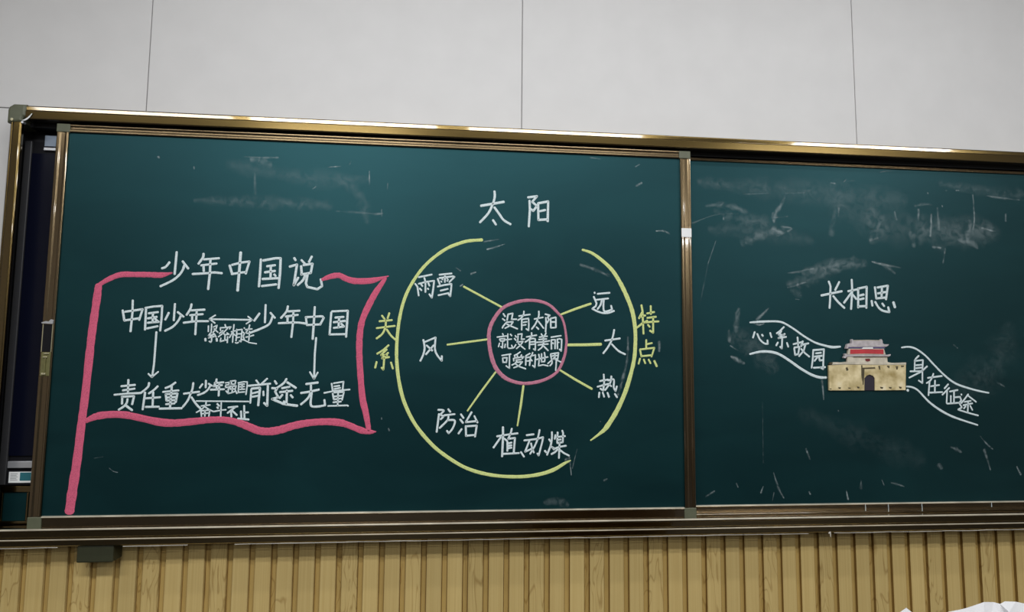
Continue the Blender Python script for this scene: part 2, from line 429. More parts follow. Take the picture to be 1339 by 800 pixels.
# middle track for the rear panel, sealant bead and the bracket under the frame
cpart('track', BX(0.043, CX1 - 0.043, -0.0500, -0.0060, 2.187, 2.199), M_DARK, 'dark upper sliding track')
cpart('track', BX(0.043, CX1 - 0.043, -0.0560, -0.0480, 0.9845, 0.9860), M_GOLD, 'lower sliding track')
bm = bmesh.new()
bead = []
x = 0.0
while x < CX1 - 0.01:
    bead.append((x, 0.9300 + random.uniform(-0.0007, 0.0007), 0.0022 + random.uniform(-0.0007, 0.0007))); x += 0.045
for a, b in ((0, 0.255), (0.385, 0.62), (0.70, 2.55), (2.565, 3.55), (3.60, CX1)):
    seg = [p for p in bead if a <= p[0] <= b]
    ribbon(bm, seg, y=-0.0800, h=0.0022, wob=0.0)
ribbon(bm, [(2.5940, 0.9305, 0.010), (2.5960, 0.9270, 0.005), (2.5962, 0.9180, 0.002)], y=-0.0800, h=0.0022, wob=0.1)
cpart('sealant_bead', bm, M_SEAL, 'thin white sealant line along the lower edge')
bm = BX(0.2725, 0.3745, -0.0700, -0.0125, 0.8820, 0.9305, bev=0.004, seg=2)
cpart('bracket', bm, M_OLIVE, 'dark olive bracket box under the frame')

# ------------------------------------------------------------------ display and fixed strip seen in the gap at the left
dsp = empty('interactive_display', (1.1, -0.006, 1.085), 'dark flat display seen in the narrow gap left of the sliding chalkboard', 'display')
def dpart(name, bm, mat, label=None, parent=None):
    bmesh.ops.translate(bm, verts=bm.verts, vec=(-1.1, 0.006, -1.085))
    return obj(name, bm, mat, parent or dsp, label)
dpart('back_case', BX(0.018, 2.02, -0.0200, -0.0065, 1.098, 2.150), M_BLACK)
dpart('screen', BX(0.0405, 2.00, -0.0262, -0.0205, 1.185, 2.112), M_SCREEN)
bm = BX(0.0185, 0.0395, -0.0300, -0.0205, 1.100, 2.150, bev=0.002)
dpart('bezel', bm, M_BEZEL, 'dark grey side bezel')
dpart('bezel', BX(0.0415, 2.02, -0.0300, -0.0205, 1.1490, 1.1690, bev=0.0015), M_SILVER, 'silver lower bezel')
dpart('bezel', BX(0.0735, 2.02, -0.0285, -0.0205, 2.1220, 2.1320, bev=0.0015), M_SILVER, 'silver upper bezel')
dpart('mounting_plate', BX(0.0725, 0.160, -0.0240, -0.0205, 2.1365, 2.1720, bev=0.001), plain('blue_grey_metal', (0.24, 0.29, 0.36), 0.4, 0.4), 'blue-grey metal plate above the screen')
dpart('control_panel', BX(0.0405, 2.02, -0.0300, -0.0205, 1.0995, 1.1420, bev=0.001), M_BLACK, 'black strip under the silver bezel')
stk = dpart('sticker', BX(0.0490, 0.150, -0.0312, -0.0302, 1.1065, 1.1385), M_WHITE, 'white and teal sticker')
dpart('sticker_print', BX(0.0800, 0.148, -0.0316, -0.0313, 1.1125, 1.1365), M_STICK, 'teal half of the sticker', stk)
bm = bmesh.new()
for i in range(5): box(bm, 0.0535, 0.0735 - 0.003 * (i % 2), -0.0316, -0.0313, 1.1140 + 0.0045*i, 1.1155 + 0.0045*i)
dpart('sticker_lines', bm, M_GREY_INK, 'grey rows of small print', stk)
strip = empty('fixed_chalkboard', (1.1, -0.006, 0.985), 'small fixed green board strip in a brown frame under the display', 'chalkboard')
def spart(name, bm, mat, label=None):
    bmesh.ops.translate(bm, verts=bm.verts, vec=(-1.1, 0.006, -0.985))
    return obj(name, bm, mat, strip, label)
spart('writing_surface', BX(0.038, 2.08, -0.0280, -0.0065, 0.996, 1.078), M_BOARD)
spart('top_rail', BX(0.030, 2.08, -0.0330, -0.0065, 1.0785, 1.0970, bev=0.002), M_GOLD)
spart('bottom_rail', BX(0.030, 2.08, -0.0330, -0.0065, 0.9860, 0.9955, bev=0.002), M_GOLD)
spart('side_rail', BX(0.0300, 0.0378, -0.0330, -0.0065, 0.9960, 1.0780, bev=0.0015), M_GOLD)
spart('side_rail', BX(0.1030, 0.1095, -0.0330, -0.0285, 0.9960, 1.0780, bev=0.0015), M_GOLD)

# ------------------------------------------------------------------ the two chalkboard panels
def panel(name, loc, w, h, gx0, gx1, gz0, gz1, label, face=0.0, depth=0.018, lip=0.007):
    t = empty(name, loc, label, 'chalkboard')
    obj('writing_surface', BX(gx0 - 0.006, gx1 + 0.006, face, face + depth - 0.002, gz0 - 0.006, gz1 + 0.006), M_BOARD, t, 'green writing surface')
    L = lip; b = face + depth
    def rail_profile(z0, z1, up):
        p = [(b, z0), (-L + face, z0), (-L + face, z0 + (z1-z0)*0.30), (-L*0.65 + face, z0 + (z1-z0)*0.42), (-L*0.65 + face, z0 + (z1-z0)*0.66), (-L + face, z0 + (z1-z0)*0.78), (-L + face, z1), (b, z1)]
        return rounded(p, [0, 0.003, 0.002, 0.002, 0.002, 0.002, 0.0042, 0])
    low = rounded([(b, 0.0), (-L + face, 0.0), (-L - 0.0015 + face, 0.0025), (-L*0.55 + face, 0.006), (-L*0.80 + face, gz0 - 0.0055), (-L - 0.0015 + face, gz0 - 0.0040), (-L - 0.0005 + face, gz0), (b, gz0)], [0, 0.001, 0.0012, 0.0005, 0.0005, 0.0015, 0.0030, 0])
    obj('bottom_rail', extrude_profile(low, gx0 + 0.004, gx1 - 0.004, 'x'), M_RAIL, t)
    obj('edge_strip', extrude_profile([(face - 0.0001, gz0 - 0.001), (-L - 0.0022 + face, gz0 - 0.0012), (-L - 0.0016 + face, gz0 + 0.0012), (-L + 0.0015 + face, gz0 + 0.0022), (face - 0.0001, gz0 + 0.0022)], gx0 + 0.003, gx1 - 0.003, 'x'), M_EDGE, t, 'bright ledge strip')
    obj('top_rail', extrude_profile(rail_profile(gz1, h, 0), gx0 + 0.004, gx1 - 0.004, 'x'), M_RAIL, t)
    for x0, x1 in ((0.0, gx0), (gx1, w)):
        p = [(x0, b), (x0, face - L), (x0 + (x1-x0)*0.28, face - L), (x0 + (x1-x0)*0.36, face - L*0.72), (x0 + (x1-x0)*0.72, face - L*0.72), (x0 + (x1-x0)*0.80, face - L), (x1, face - L), (x1, b)]
        obj('stile', extrude_profile(rounded(p, [0, 0.003, 0.002, 0.002, 0.002, 0.002, 0.003, 0]), gz0 + 0.001, gz1 - 0.001, 'z'), M_RAIL, t)
        for z0, z1, q0 in ((-0.0005, gz0 + 0.0005, 0), (gz1 - 0.0005, h + 0.0005, 1)):
            xa, xb = (x0 - 0.0005, x1 + 0.0035) if x0 == 0.0 else (x0 - 0.0035, x1 + 0.0005)
            obj('corner_cap', BX(xa, xb, face - L - 0.0012, b - 0.001, z0, z1, bev=0.002), M_CAP, t, 'grey-green plastic corner cap')
    return t
LP = Vector((0.1387, -0.075, 0.981)); RP = Vector((2.105, -0.045, 0.986))
left = panel('sliding_chalkboard', LP, 2.0040, 1.2100, 0.0345, 1.9680, 0.0355, 1.1850,
    'left green sliding chalkboard with the pink chalk flag and the yellow and white sun diagram')
right = panel('sliding_chalkboard', RP, 2.0450, 1.1945, 0.0345, 2.0100, 0.0295, 1.1860,
    'right green sliding chalkboard with the gate picture and white chalk banner lines', depth=0.012, lip=0.006)
# lock on the left stile
lk = obj('lock', BX(0.0045, 0.0305, -0.0085, -0.0052, 0.442, 0.512, bev=0.0012), M_LOCK, left, 'worn brass slide lock')
obj('lock_bolt', BX(0.0160, 0.0200, -0.0125, -0.0080, 0.452, 0.494, bev=0.0010), M_LOCK, lk)
obj('lock_knob', BX(0.0100, 0.0220, -0.0135, -0.0080, 0.4455, 0.4515, bev=0.0014), M_BRASS, lk)
obj('lock_knob', BX(0.0110, 0.0235, -0.0130, -0.0080, 0.4960, 0.5000, bev=0.0012), M_BRASS, lk)
obj('lock_knob', BX(0.0125, 0.0270, -0.0120, -0.0080, 0.5070, 0.5105, bev=0.0010), M_BRASS, lk)
obj('lock_recess', BX(0.0050, 0.0300, -0.0074, -0.0052, 0.5135, 0.5950, bev=0.0005), M_BLACK, lk, 'black opening of the lock')
bm = BX(0.0030, 0.0052, -0.0090, -0.0052, 0.5130, 0.5960, bev=0.0006); box(bm, 0.0298, 0.0318, -0.0090, -0.0052, 0.5130, 0.5960, bev=0.0006)
obj('lock_rim', bm, M_BRASS, lk)
bm = bmesh.new()
plate(bm, [(0.0020, 0.5975), (0.0320, 0.5965), (0.0330, 0.6080), (0.0260, 0.6100), (0.0200, 0.6035), (0.0120, 0.6045), (0.0000, 0.6005)], -0.0052, -0.0115)
obj('lock_catch', bm, M_SILVER, lk, 'bent silver catch')
obj('tape', BX(1.9690, 2.0030, -0.0080, -0.0071, 0.9165, 0.9460), M_WHITE, left, 'white tape patch on the frame')

for x, z0, z1 in ((2.7410, 0.9925, 1.0150), (2.8230, 0.9885, 1.0150), (2.9445, 0.9885, 1.0150), (3.2005, 1.0000, 1.0150)):
    bm = bmesh.new(); ribbon(bm, [(x - RP.x, z1 - RP.z, 0.0025), (x - RP.x + 0.0008, (z0 + z1)/2 - RP.z, 0.0014), (x - RP.x + 0.0005, z0 - RP.z, 0.0020)], y=-0.0062, h=0.0014)
    obj('chalk_drip', bm, M_CHALK['white'], right, 'white chalk drip down the lower rail')
# chalk: every entry is name | colour | label | strokes, coordinates in tenths of a millimetre on the panel
CHALK_LEFT = """chalk_character|white|white chalk character 少, title 少年中国说|3670,8234,70 3647,7550,70;~3476,7908,70 3374,7767,70 3266,7718,70;3861,7950,70 4035,7730,70;~3915,7823,70 3872,7673,70 3770,7511,70 3587,7347,70 3257,7166,70
chalk_character|white|white chalk character 年, title 少年中国说|~4463,8202,71 4448,8083,71 4330,7887,71;4482,8024,71 4928,8074,71;4410,7836,71 4865,7907,71;4482,7816,71 4496,7656,71;~4171,7563,70 4625,7601,71 4787,7626,71 5032,7609,71;4675,8025,71 4681,7628,71 4654,7105,70
chalk_character|white|white chalk character 中, title 少年中国说|5563,8270,81 5555,7907,81 5527,7080,80;5255,7857,71 5327,7633,71;5326,7874,71 5553,7946,71 5839,7996,71 5743,7610,71;5329,7590,71 5547,7632,71 5751,7664,71
chalk_character|white|white chalk character 国, title 少年中国说|6177,8074,71 6173,7664,71 6157,7222,71;6251,8037,76 6621,8118,76 6771,8122,76 6774,7678,76 6748,7181,76;6372,7859,71 6613,7897,71;6318,7667,71 6616,7717,71;6486,7855,71 6491,7499,71;6255,7456,71 6719,7493,71;6600,7609,71 6644,7556,71;6243,7235,71 6675,7298,71
chalk_character|white|white chalk character 说, title 少年中国说|7183,8139,72 7228,8069,72;7058,7865,76 7275,7935,76 7202,7281,76 7328,7522,76;7405,8080,72 7514,7967,72;7716,8201,72 7638,8025,72;7402,7888,72 7433,7628,72;7474,7923,72 7745,7973,72 7703,7678,72;7412,7624,72 7703,7683,72;~7537,7631,72 7481,7456,72 7320,7290,72;7610,7654,72 7569,7350,72 7615,7238,72 7921,7173,72 8064,7274,72 8015,7490,72
chalk_character|white|white chalk character 中, left of the double arrow|2480,6717,65 2493,6361,65 2472,5777,65;2208,6409,65 2275,6107,65;2279,6368,65 2778,6454,65 2699,6124,65;2275,6103,65 2696,6177,65
chalk_character|white|white chalk character 国, left of the double arrow|2876,6483,65 2884,5835,65;2856,6493,65 3081,6540,65 3339,6565,65 3341,6166,65 3321,5810,65;2964,6332,65 3230,6374,65;2943,6177,65 3199,6227,65;3083,6340,65 3088,6068,65;2951,6045,65 3266,6081,65;3152,6174,65 3236,6091,65;2941,5873,65 3244,5945,65
chalk_character|white|white chalk character 少, left of the double arrow|3705,6635,65 3699,6130,65;3540,6358,65 3452,6147,65;3799,6384,65 3977,6244,65;~3904,6291,65 3824,6111,65 3673,5930,65 3461,5808,65
chalk_character|white|white chalk character 年, left of the double arrow|~4188,6634,65 4165,6496,65 4064,6304,65;4187,6443,65 4579,6472,66;4165,6295,65 4536,6333,66;4226,6286,65 4233,6139,65;3987,6061,65 4345,6115,65 4702,6121,66;4352,6446,65 4346,5709,65
chalk_character|white|white chalk character 紧, small words 紧密相连 under the double arrow|4719,5978,42 4723,5800,42;4810,6035,42 4808,5801,42;4869,5942,42 4969,5996,42 4951,5906,42 4859,5774,42;4889,5887,42 5002,5785,42;4805,5773,42 4733,5683,42 4827,5699,42 4896,5746,42;4906,5728,42 4737,5609,42 4901,5653,42;4906,5728,42 4960,5635,42;4833,5671,42 4831,5521,42 4811,5474,42 4765,5506,42;4646,5584,61 4654,5524,61;4976,5588,61 4988,5523,61
chalk_character|white|white chalk character 密, small words 紧密相连 under the double arrow|5202,6023,42 5228,5962,42;5067,5922,42 5080,5842,42;5067,5922,42 5229,5934,42 5381,5955,42 5339,5893,42;5152,5844,42 5053,5748,42;5284,5911,42 5165,5769,42 5027,5645,42;5109,5815,42 5166,5750,42 5221,5713,42 5302,5724,42;5273,5770,42 5338,5724,42;5217,5713,42 5221,5535,42;5100,5609,42 5087,5506,42 5274,5555,42;5296,5658,42 5296,5471,42
chalk_character|white|white chalk character 相, small words 紧密相连 under the double arrow|5468,6027,42 5458,5867,42 5449,5482,42;5397,5805,42 5522,5839,42;5443,5801,42 5352,5626,42;5463,5745,42 5529,5689,42;5556,5887,42 5560,5709,42 5550,5530,42;5553,5859,42 5715,5884,42 5696,5504,42 5649,5532,42;5572,5742,42 5689,5748,42;5582,5629,42 5649,5644,42;~5535,5474,42 5576,5460,42 5624,5484,42
chalk_character|white|white chalk character 连, small words 紧密相连 under the double arrow|5772,5932,42 5786,5918,42;5727,5814,42 5788,5759,42 5756,5683,42 5787,5580,42;5715,5570,42 5788,5561,42 5946,5479,42 6160,5449,42;5815,5877,42 6009,5903,42;5931,6024,42 5917,5930,42 5832,5787,42 5875,5760,42 5978,5775,42;5839,5647,42 5964,5676,42 6063,5711,42;5940,5827,42 5925,5535,42
chalk_character|white|white chalk character 少, right of the double arrow|6381,6653,66 6383,6109,66;6207,6383,66 6063,6157,66;6535,6410,66 6676,6252,66;~6602,6294,66 6509,6058,66 6268,5916,66 5987,5795,66
chalk_character|white|white chalk character 年, right of the double arrow|~7051,6622,66 7016,6461,66 6859,6255,66;7057,6462,66 7409,6489,67;7002,6300,66 7362,6360,66;7054,6290,66 7060,6120,66;6793,6090,66 7206,6118,66 7392,6120,66 7591,6096,66;7223,6465,66 7226,6122,66 7192,5663,66
chalk_character|white|white chalk character 中, right of the double arrow|7864,6616,67 7856,6239,67 7837,5618,66;7604,6300,67 7644,6054,66;~7604,6289,67 8052,6324,67 8126,6304,67;8126,6297,67 8148,6276,67 8050,6081,67;7644,6047,66 8060,6075,67
chalk_character|white|white chalk character 国, right of the double arrow|8372,6452,67 8343,5764,67;8392,6485,67 8876,6515,67 8866,6148,67 8849,5696,67;8504,6293,67 8755,6319,67;8456,6146,67 8802,6194,67;8619,6295,67 8608,5993,67;8462,5969,67 8776,6017,67;8689,6102,67 8765,6028,67;8343,5764,67 8825,5781,67
chalk_character|white|white chalk character 责, bottom line 责任重大|2497,4323,62 2506,3950,62;2308,4132,62 2693,4174,62;2359,4008,62 2693,4062,62;2125,3877,62 2502,3917,62 2851,3932,62;2352,3819,62 2359,3611,62;2340,3819,62 2688,3840,62 2646,3598,62;~2506,3754,62 2493,3650,62 2425,3546,62 2276,3435,62;2487,3546,69 2656,3423,69
chalk_character|white|white chalk character 任, bottom line 责任重大|~3091,4235,62 3078,4136,62 3007,4051,62 2870,3932,62;2994,3952,62 2955,3443,62;~3348,4138,62 3235,4019,62 3103,3920,62;3226,3953,62 3230,3548,62;3023,3776,62 3436,3810,62;3038,3521,62 3414,3528,62
chalk_character|white|white chalk character 重, bottom line 责任重大|~3849,4253,62 3709,4146,62 3573,4086,62;3504,3968,62 3950,4016,62;3748,4127,62 3732,3496,62;3589,3902,62 3619,3706,62;3584,3896,62 3923,3924,62 3886,3667,62;3633,3798,62 3891,3818,62;3626,3706,62 3896,3726,62;3612,3601,62 3857,3628,62;3437,3470,62 4067,3484,62
chalk_character|white|white chalk character 大, bottom line 责任重大|~4364,4242,63 4348,4064,62 4304,3919,62 4226,3708,62 4097,3523,62;4107,3918,62 4549,3979,62;~4335,3813,62 4472,3616,62 4600,3485,62 4620,3456,62
chalk_character|white|white chalk character 少, small words 少年强国 above the line|4727,4314,58 4731,4107,58;4632,4210,58 4558,4096,58;4811,4221,58 4905,4160,58;~4855,4149,58 4791,4035,58 4675,3941,58 4509,3878,58
chalk_character|white|white chalk character 年, small words 少年强国 above the line|~5035,4358,58 5020,4254,58 4956,4139,58;4981,4243,58 5241,4265,58;4966,4145,58 5205,4182,58;5046,4140,58 5050,4057,58;4880,4041,58 5271,4058,58;5121,4244,58 5120,3860,58
chalk_character|white|white chalk character 强, small words 少年强国 above the line|5300,4249,42 5405,4266,42 5401,4197,42;5308,4180,42 5405,4195,42;5308,4180,42 5307,4108,42 5398,4124,42;5398,4124,42 5392,4043,42 5390,3930,42 5328,4007,42;5466,4311,42 5479,4206,42;5443,4302,42 5595,4320,42 5584,4214,42 5463,4205,42;5427,4149,42 5446,4068,42;5427,4141,42 5614,4162,42 5599,4069,42 5446,4060,42;5505,4157,42 5510,3963,42;5390,3930,42 5506,3955,42 5598,3996,42;5592,4044,42 5648,3931,42
chalk_character|white|white chalk character 国, small words 少年强国 above the line|5690,4215,42 5687,3956,42;5673,4251,42 5837,4285,42 5939,4281,42 5938,4127,42 5917,3900,42;5722,4203,42 5860,4216,42;5722,4130,42 5859,4143,42;5793,4207,42 5792,4062,42;5729,4053,42 5870,4062,42;5694,3964,42 5874,3981,42
chalk_character|white|white chalk character 奋, small words 奋斗不止 under the line|~4765,3689,44 4751,3577,44 4649,3456,44 4499,3360,44;4629,3552,44 4883,3585,44;4746,3521,44 4867,3441,44 4994,3385,44;4628,3400,44 4652,3240,44;4644,3408,44 4883,3433,44 4865,3249,44;4743,3424,44 4748,3248,44;4656,3320,44 4872,3345,44
chalk_character|white|white chalk character 斗, small words 奋斗不止 under the line|5091,3618,56 5149,3554,56;5092,3517,56 5121,3485,56;5206,3658,44 5207,3241,44;~4994,3383,44 5210,3425,44 5352,3442,44
chalk_character|white|white chalk character 不, small words 奋斗不止 under the line|5418,3509,58 5688,3541,58;5618,3520,58 5405,3344,58;5503,3406,58 5521,3231,58;5543,3406,58 5679,3282,58
chalk_character|white|white chalk character 止, small words 奋斗不止 under the line|5878,3562,58 5906,3179,58;5898,3355,58 6008,3366,58;5795,3396,58 5814,3200,58;5714,3179,58 6028,3148,58
chalk_character|white|white chalk character 前, bottom line 前途无量|6199,4334,58 6274,4240,58;6522,4388,59 6366,4230,58;5983,4166,58 6621,4232,59;6068,4062,58 6056,3646,58;6078,4078,70 6320,4105,70 6292,3574,70;6104,3937,58 6265,3979,58;6109,3833,58 6280,3865,58;6427,4001,58 6436,3876,58;6552,4169,70 6557,3564,70 6462,3647,70
chalk_character|white|white chalk character 途, bottom line 前途无量|6752,4316,66 6807,4233,66;~7098,4382,66 7011,4245,66 6812,4097,66;7122,4277,66 7386,4110,66;6976,4098,66 7200,4141,66;6919,3976,66 7286,4020,66;7122,4036,66 7128,3617,66 7043,3701,66;6994,3899,66 6916,3794,66;7240,3889,66 7305,3816,66;6679,4100,66 6823,4086,66 6776,3992,66 6874,3825,66 6693,3766,65;~6693,3772,75 6932,3669,75 7077,3617,75 7448,3566,75
chalk_character|white|white chalk character 无, bottom line 前途无量|7690,4228,66 8040,4276,66;7546,3954,66 7823,3997,66 8079,4061,66;~7836,4186,66 7834,3976,66 7748,3787,66 7559,3608,66;~7865,3955,66 7846,3640,66 7901,3546,66 8086,3546,66 8251,3578,66;8282,3578,66 8255,3746,66
chalk_character|white|white chalk character 量, bottom line 前途无量|8457,4250,52 8495,4028,52;8518,4256,52 8814,4307,52 8797,4067,52;8539,4158,52 8696,4183,52;8542,4078,52 8723,4116,52;8243,3959,52 8514,4016,52 9010,4068,52;8498,3942,52 8540,3758,52;8539,3973,52 8836,3993,52 8789,3746,52;8555,3850,52 8785,3882,52;8540,3758,52 8764,3793,52;8661,3955,52 8662,3562,52;8525,3672,52 8755,3697,52;8371,3561,52 8953,3581,52 8978,3563,52
chalk_character|white|white chalk character 太, title 太阳|~13436,10497,75 13445,10311,75 13380,10061,75 13238,9760,74 12975,9456,74;13004,10004,84 13744,10160,85;~13442,9964,75 13602,9748,75 13750,9555,75 13971,9427,75;13398,9544,74 13496,9399,74
chalk_character|white|white chalk character 阳, title 太阳|14539,10338,75 14835,10386,75 14676,10193,75 14837,10062,75 14714,9889,75 14648,9944,75;14589,10228,75 14603,9930,75 14570,9371,75;14873,10138,75 14888,9592,75;14873,10151,75 15207,10225,75 15192,9564,75;14936,9891,75 15109,9935,75;14888,9599,75 15184,9626,75
chalk_character|white|white chalk character 雨, beside the left yellow bracket|11051,7622,56 11463,7717,56;10944,7410,56 11019,7315,56 11064,7033,56;11056,7412,56 11294,7480,56 11540,7520,56 11522,7303,56 11478,6974,56 11397,7085,56;11230,7604,56 11267,7468,56 11273,7151,56;11128,7403,56 11174,7341,56;11092,7260,56 11149,7205,56;11357,7442,56 11397,7358,56;11343,7266,56 11366,7243,56
chalk_character|white|white chalk character 雪, beside the left yellow bracket|11704,7717,56 12092,7766,56;11651,7585,56 11721,7410,56;11706,7609,56 12144,7676,56 12184,7660,56 12024,7485,56;11879,7676,56 11883,7482,56;11791,7582,41 11808,7560,41;11753,7513,41 11782,7480,41;11943,7609,42 11989,7553,42;11944,7529,42 11967,7518,42;11655,7335,56 11868,7390,56 12092,7429,56 12084,7258,56 12060,7031,56 12008,7098,56;11753,7206,56 11982,7268,56;11683,7057,56 11839,7094,56 12007,7132,56
chalk_character|white|white chalk character 风, beside the left yellow bracket|~11240,5633,60 11284,5384,60 11245,5167,60 11159,4972,60;11291,5568,60 11622,5714,60;~11622,5714,60 11608,5366,60 11676,5171,60 11831,4982,60;11831,4982,60 11828,5130,60;11347,5460,60 11523,5300,60;11562,5463,60 11331,5179,60
chalk_character|white|white chalk character 防, below the circle|~11747,3450,60 11919,3429,60 11825,3301,60 11912,3248,60 11828,3158,60;11775,3322,60 11713,2770,60;12058,3472,60 12124,3387,60;11943,3280,60 12265,3317,60;~12073,3248,60 12032,3120,60 11801,2886,60;~12043,3131,60 12247,3131,60 12270,3035,60 12187,2843,60 12082,2727,60;12082,2727,60 12033,2801,60
chalk_character|white|white chalk character 治, below the circle|12459,3313,60 12543,3195,60;12440,3152,60 12528,3045,60;12488,2854,60 12393,2715,60;12793,3377,60 12614,3067,60 12970,3103,60;12881,3259,60 12982,3056,60;12616,2949,60 12631,2640,60;12627,2939,60 12961,2960,60 12912,2618,60;12631,2647,60 12911,2672,60
chalk_character|white|white chalk character 植, words 植动煤 below the circle|13789,2911,68 13793,2577,68 13772,2003,67;13606,2627,60 13998,2688,60 14259,2720,60;13719,2590,60 13497,2278,60;~13813,2564,60 13920,2485,60 13935,2381,60 13936,2172,60;~14070,2865,60 14038,2734,60 13960,2550,60;13966,2550,60 14173,2576,60 14137,2106,60;13974,2407,60 14067,2432,60;13975,2328,60 14068,2348,60;13976,2256,60 14069,2276,60;13804,2081,60 14304,2105,60
chalk_dot|white|white chalk dot between the words|14364,2137,63 14465,1993,63
chalk_character|white|white chalk character 动, words 植动煤 below the circle|14544,2660,58 14769,2687,58;14468,2496,58 14650,2516,58 14875,2543,58 15072,2597,58 15044,2446,58 14934,2028,58 14891,2090,58;14636,2488,58 14498,2147,58 14722,2241,58;14686,2406,58 14722,2255,58 14779,2118,58;~14958,2824,58 14903,2570,58 14806,2323,58 14660,2078,58
chalk_dot|white|white chalk dot between the words|15130,2171,63 15172,2123,63
chalk_character|white|white chalk character 煤, words 植动煤 below the circle|~15354,2755,58 15354,2555,58 15313,2335,58 15201,2047,58;15263,2528,58 15312,2459,58;15467,2665,58 15446,2541,58;15538,2748,58 15524,2417,58;15687,2803,58 15715,2720,58 15702,2430,58;15510,2596,58 15779,2630,58;15538,2506,58 15638,2520,58;15532,2410,58 15694,2437,58;15369,2280,58 15447,2238,58 15596,2293,58 15808,2326,58;15602,2430,58 15582,1942,58;15539,2210,58 15454,2128,58 15342,2067,58;15610,2196,58 15737,2100,58 15908,2016,58;15313,2335,58 15426,2211,58
chalk_character|white|white chalk character 没, first line inside the pink circle|13765,6503,49 13825,6416,49;13743,6341,49 13817,6287,49;13917,6482,49 13887,6297,49;13913,6487,49 14070,6522,49 14034,6327,49 14192,6334,49;13878,6232,49 14081,6249,49 14008,6133,49 13825,6038,49;13888,6168,49 13999,6115,49 14222,6026,49;~13878,6232,49 13778,6120,49 13737,6046,49
chalk_character|white|white chalk character 有, first line inside the pink circle|~14431,6597,49 14418,6481,49 14349,6378,49 14238,6303,49;14270,6437,49 14627,6494,49;14363,6332,49 14361,5991,49;14387,6333,49 14582,6364,49 14592,6160,49 14584,5976,49 14509,6030,49;14415,6236,49 14527,6256,49;14407,6144,49 14499,6159,49
chalk_character|white|white chalk character 太, first line inside the pink circle|~14914,6606,52 14915,6462,52 14865,6313,52 14791,6163,52 14685,6023,52;14771,6348,52 15051,6408,52;14902,6276,52 15071,6057,52;14842,6090,52 14908,6026,52
chalk_character|white|white chalk character 阳, first line inside the pink circle|15125,6512,52 15275,6477,52 15201,6411,52 15248,6337,52 15183,6234,52;15145,6401,52 15155,6215,52 15137,5947,52;15299,6375,52 15309,6079,52;15299,6375,52 15473,6415,52 15473,6090,52;15342,6260,52 15435,6266,52;15310,6074,52 15473,6086,52
chalk_character|white|white chalk character 就, second line inside the pink circle|13746,5864,44 13768,5821,44;13575,5750,44 13867,5793,44 13901,5785,44;13653,5683,44 13688,5624,44;13662,5700,44 13825,5702,44 13808,5634,44 13697,5624,44;13752,5624,44 13750,5402,44 13698,5453,44;13654,5563,44 13621,5444,44;13839,5532,44 13819,5420,44;13859,5669,44 14040,5695,44;13918,5858,44 13911,5626,44 13913,5438,44 13948,5396,44 14077,5406,44 14042,5500,44;14000,5850,44 14043,5799,44;14077,5406,44 14120,5424,44 14179,5519,44
chalk_character|white|white chalk character 没, second line inside the pink circle|14155,5809,44 14190,5759,44;14130,5715,44 14182,5656,44;14246,5802,44 14239,5631,44 14209,5596,44;14237,5845,44 14375,5868,44 14351,5692,44 14454,5698,44;14209,5596,44 14412,5624,44 14317,5495,44 14198,5390,44;14257,5554,44 14352,5469,44 14474,5376,44
chalk_character|white|white chalk character 有, second line inside the pink circle|~14683,5906,49 14678,5802,49 14589,5682,49 14475,5601,49;14519,5770,49 14843,5829,49;14624,5692,49 14616,5395,49;~14624,5692,49 14709,5721,49 14799,5714,49;14799,5714,49 14810,5536,49 14806,5348,49 14751,5387,49;14650,5608,49 14779,5620,49;14650,5529,49 14770,5540,49
chalk_character|white|white chalk character 美, second line inside the pink circle|14998,5875,49 15049,5787,49;15154,5907,49 15099,5797,49;14939,5770,49 15189,5799,49;14919,5691,49 15170,5714,49;15064,5807,49 15070,5559,49;14840,5601,49 15050,5613,49 15270,5656,49;14900,5512,49 15050,5539,49 15220,5551,49;15060,5529,49 15010,5430,49 14901,5349,49;15080,5480,49 15221,5343,49
chalk_character|white|white chalk character 丽, second line inside the pink circle|15320,5770,49 15642,5825,49;15325,5661,49 15331,5394,49;15320,5681,49 15451,5693,49 15447,5405,49;15371,5592,49 15391,5563,49;15522,5684,49 15527,5406,49;15511,5703,49 15592,5724,49 15663,5705,49 15658,5497,49 15648,5328,49 15593,5387,49;15542,5614,49 15572,5605,49
chalk_character|white|white chalk character 可, third line inside the pink circle|13733,5165,46 14020,5215,46;13759,5085,46 13773,4941,46;13759,5089,46 13900,5099,46 13876,4941,46;13773,4949,46 13876,4954,46;13977,5181,46 13976,4764,46 13869,4839,46
chalk_character|white|white chalk character 爱, third line inside the pink circle|~14320,5287,46 14226,5218,46 14132,5174,46;14140,5165,46 14158,5097,46;14226,5175,46 14236,5107,46;14364,5193,46 14330,5116,46;14107,5080,46 14116,4995,46;14141,5089,46 14433,5134,46 14382,5074,46;14185,5025,46 14348,5040,46;14245,5039,46 14160,4919,46 14057,4867,46;14202,4953,46 14392,4972,46 14281,4843,46 14118,4782,46;14168,4910,46 14281,4826,46 14497,4751,46
chalk_character|white|white chalk character 的, third line inside the pink circle|14632,5243,47 14503,5163,47 14500,4868,46;14508,5104,46 14653,5125,47 14624,4859,46;14514,4996,46 14623,5007,47;14721,5274,47 14692,5175,47;14652,5155,47 14812,5196,47 14803,4998,47 14794,4792,46 14724,4860,46;14653,5066,47 14703,5007,47
chalk_character|white|white chalk character 世, third line inside the pink circle|14842,5048,47 15212,5136,47;14921,5216,47 14942,5098,47 14913,4852,47 15063,4883,47 15223,4850,47;15011,5237,47 15012,4981,47;15101,5278,47 15122,5149,47 15112,4992,47;15002,4981,47 15112,4987,47
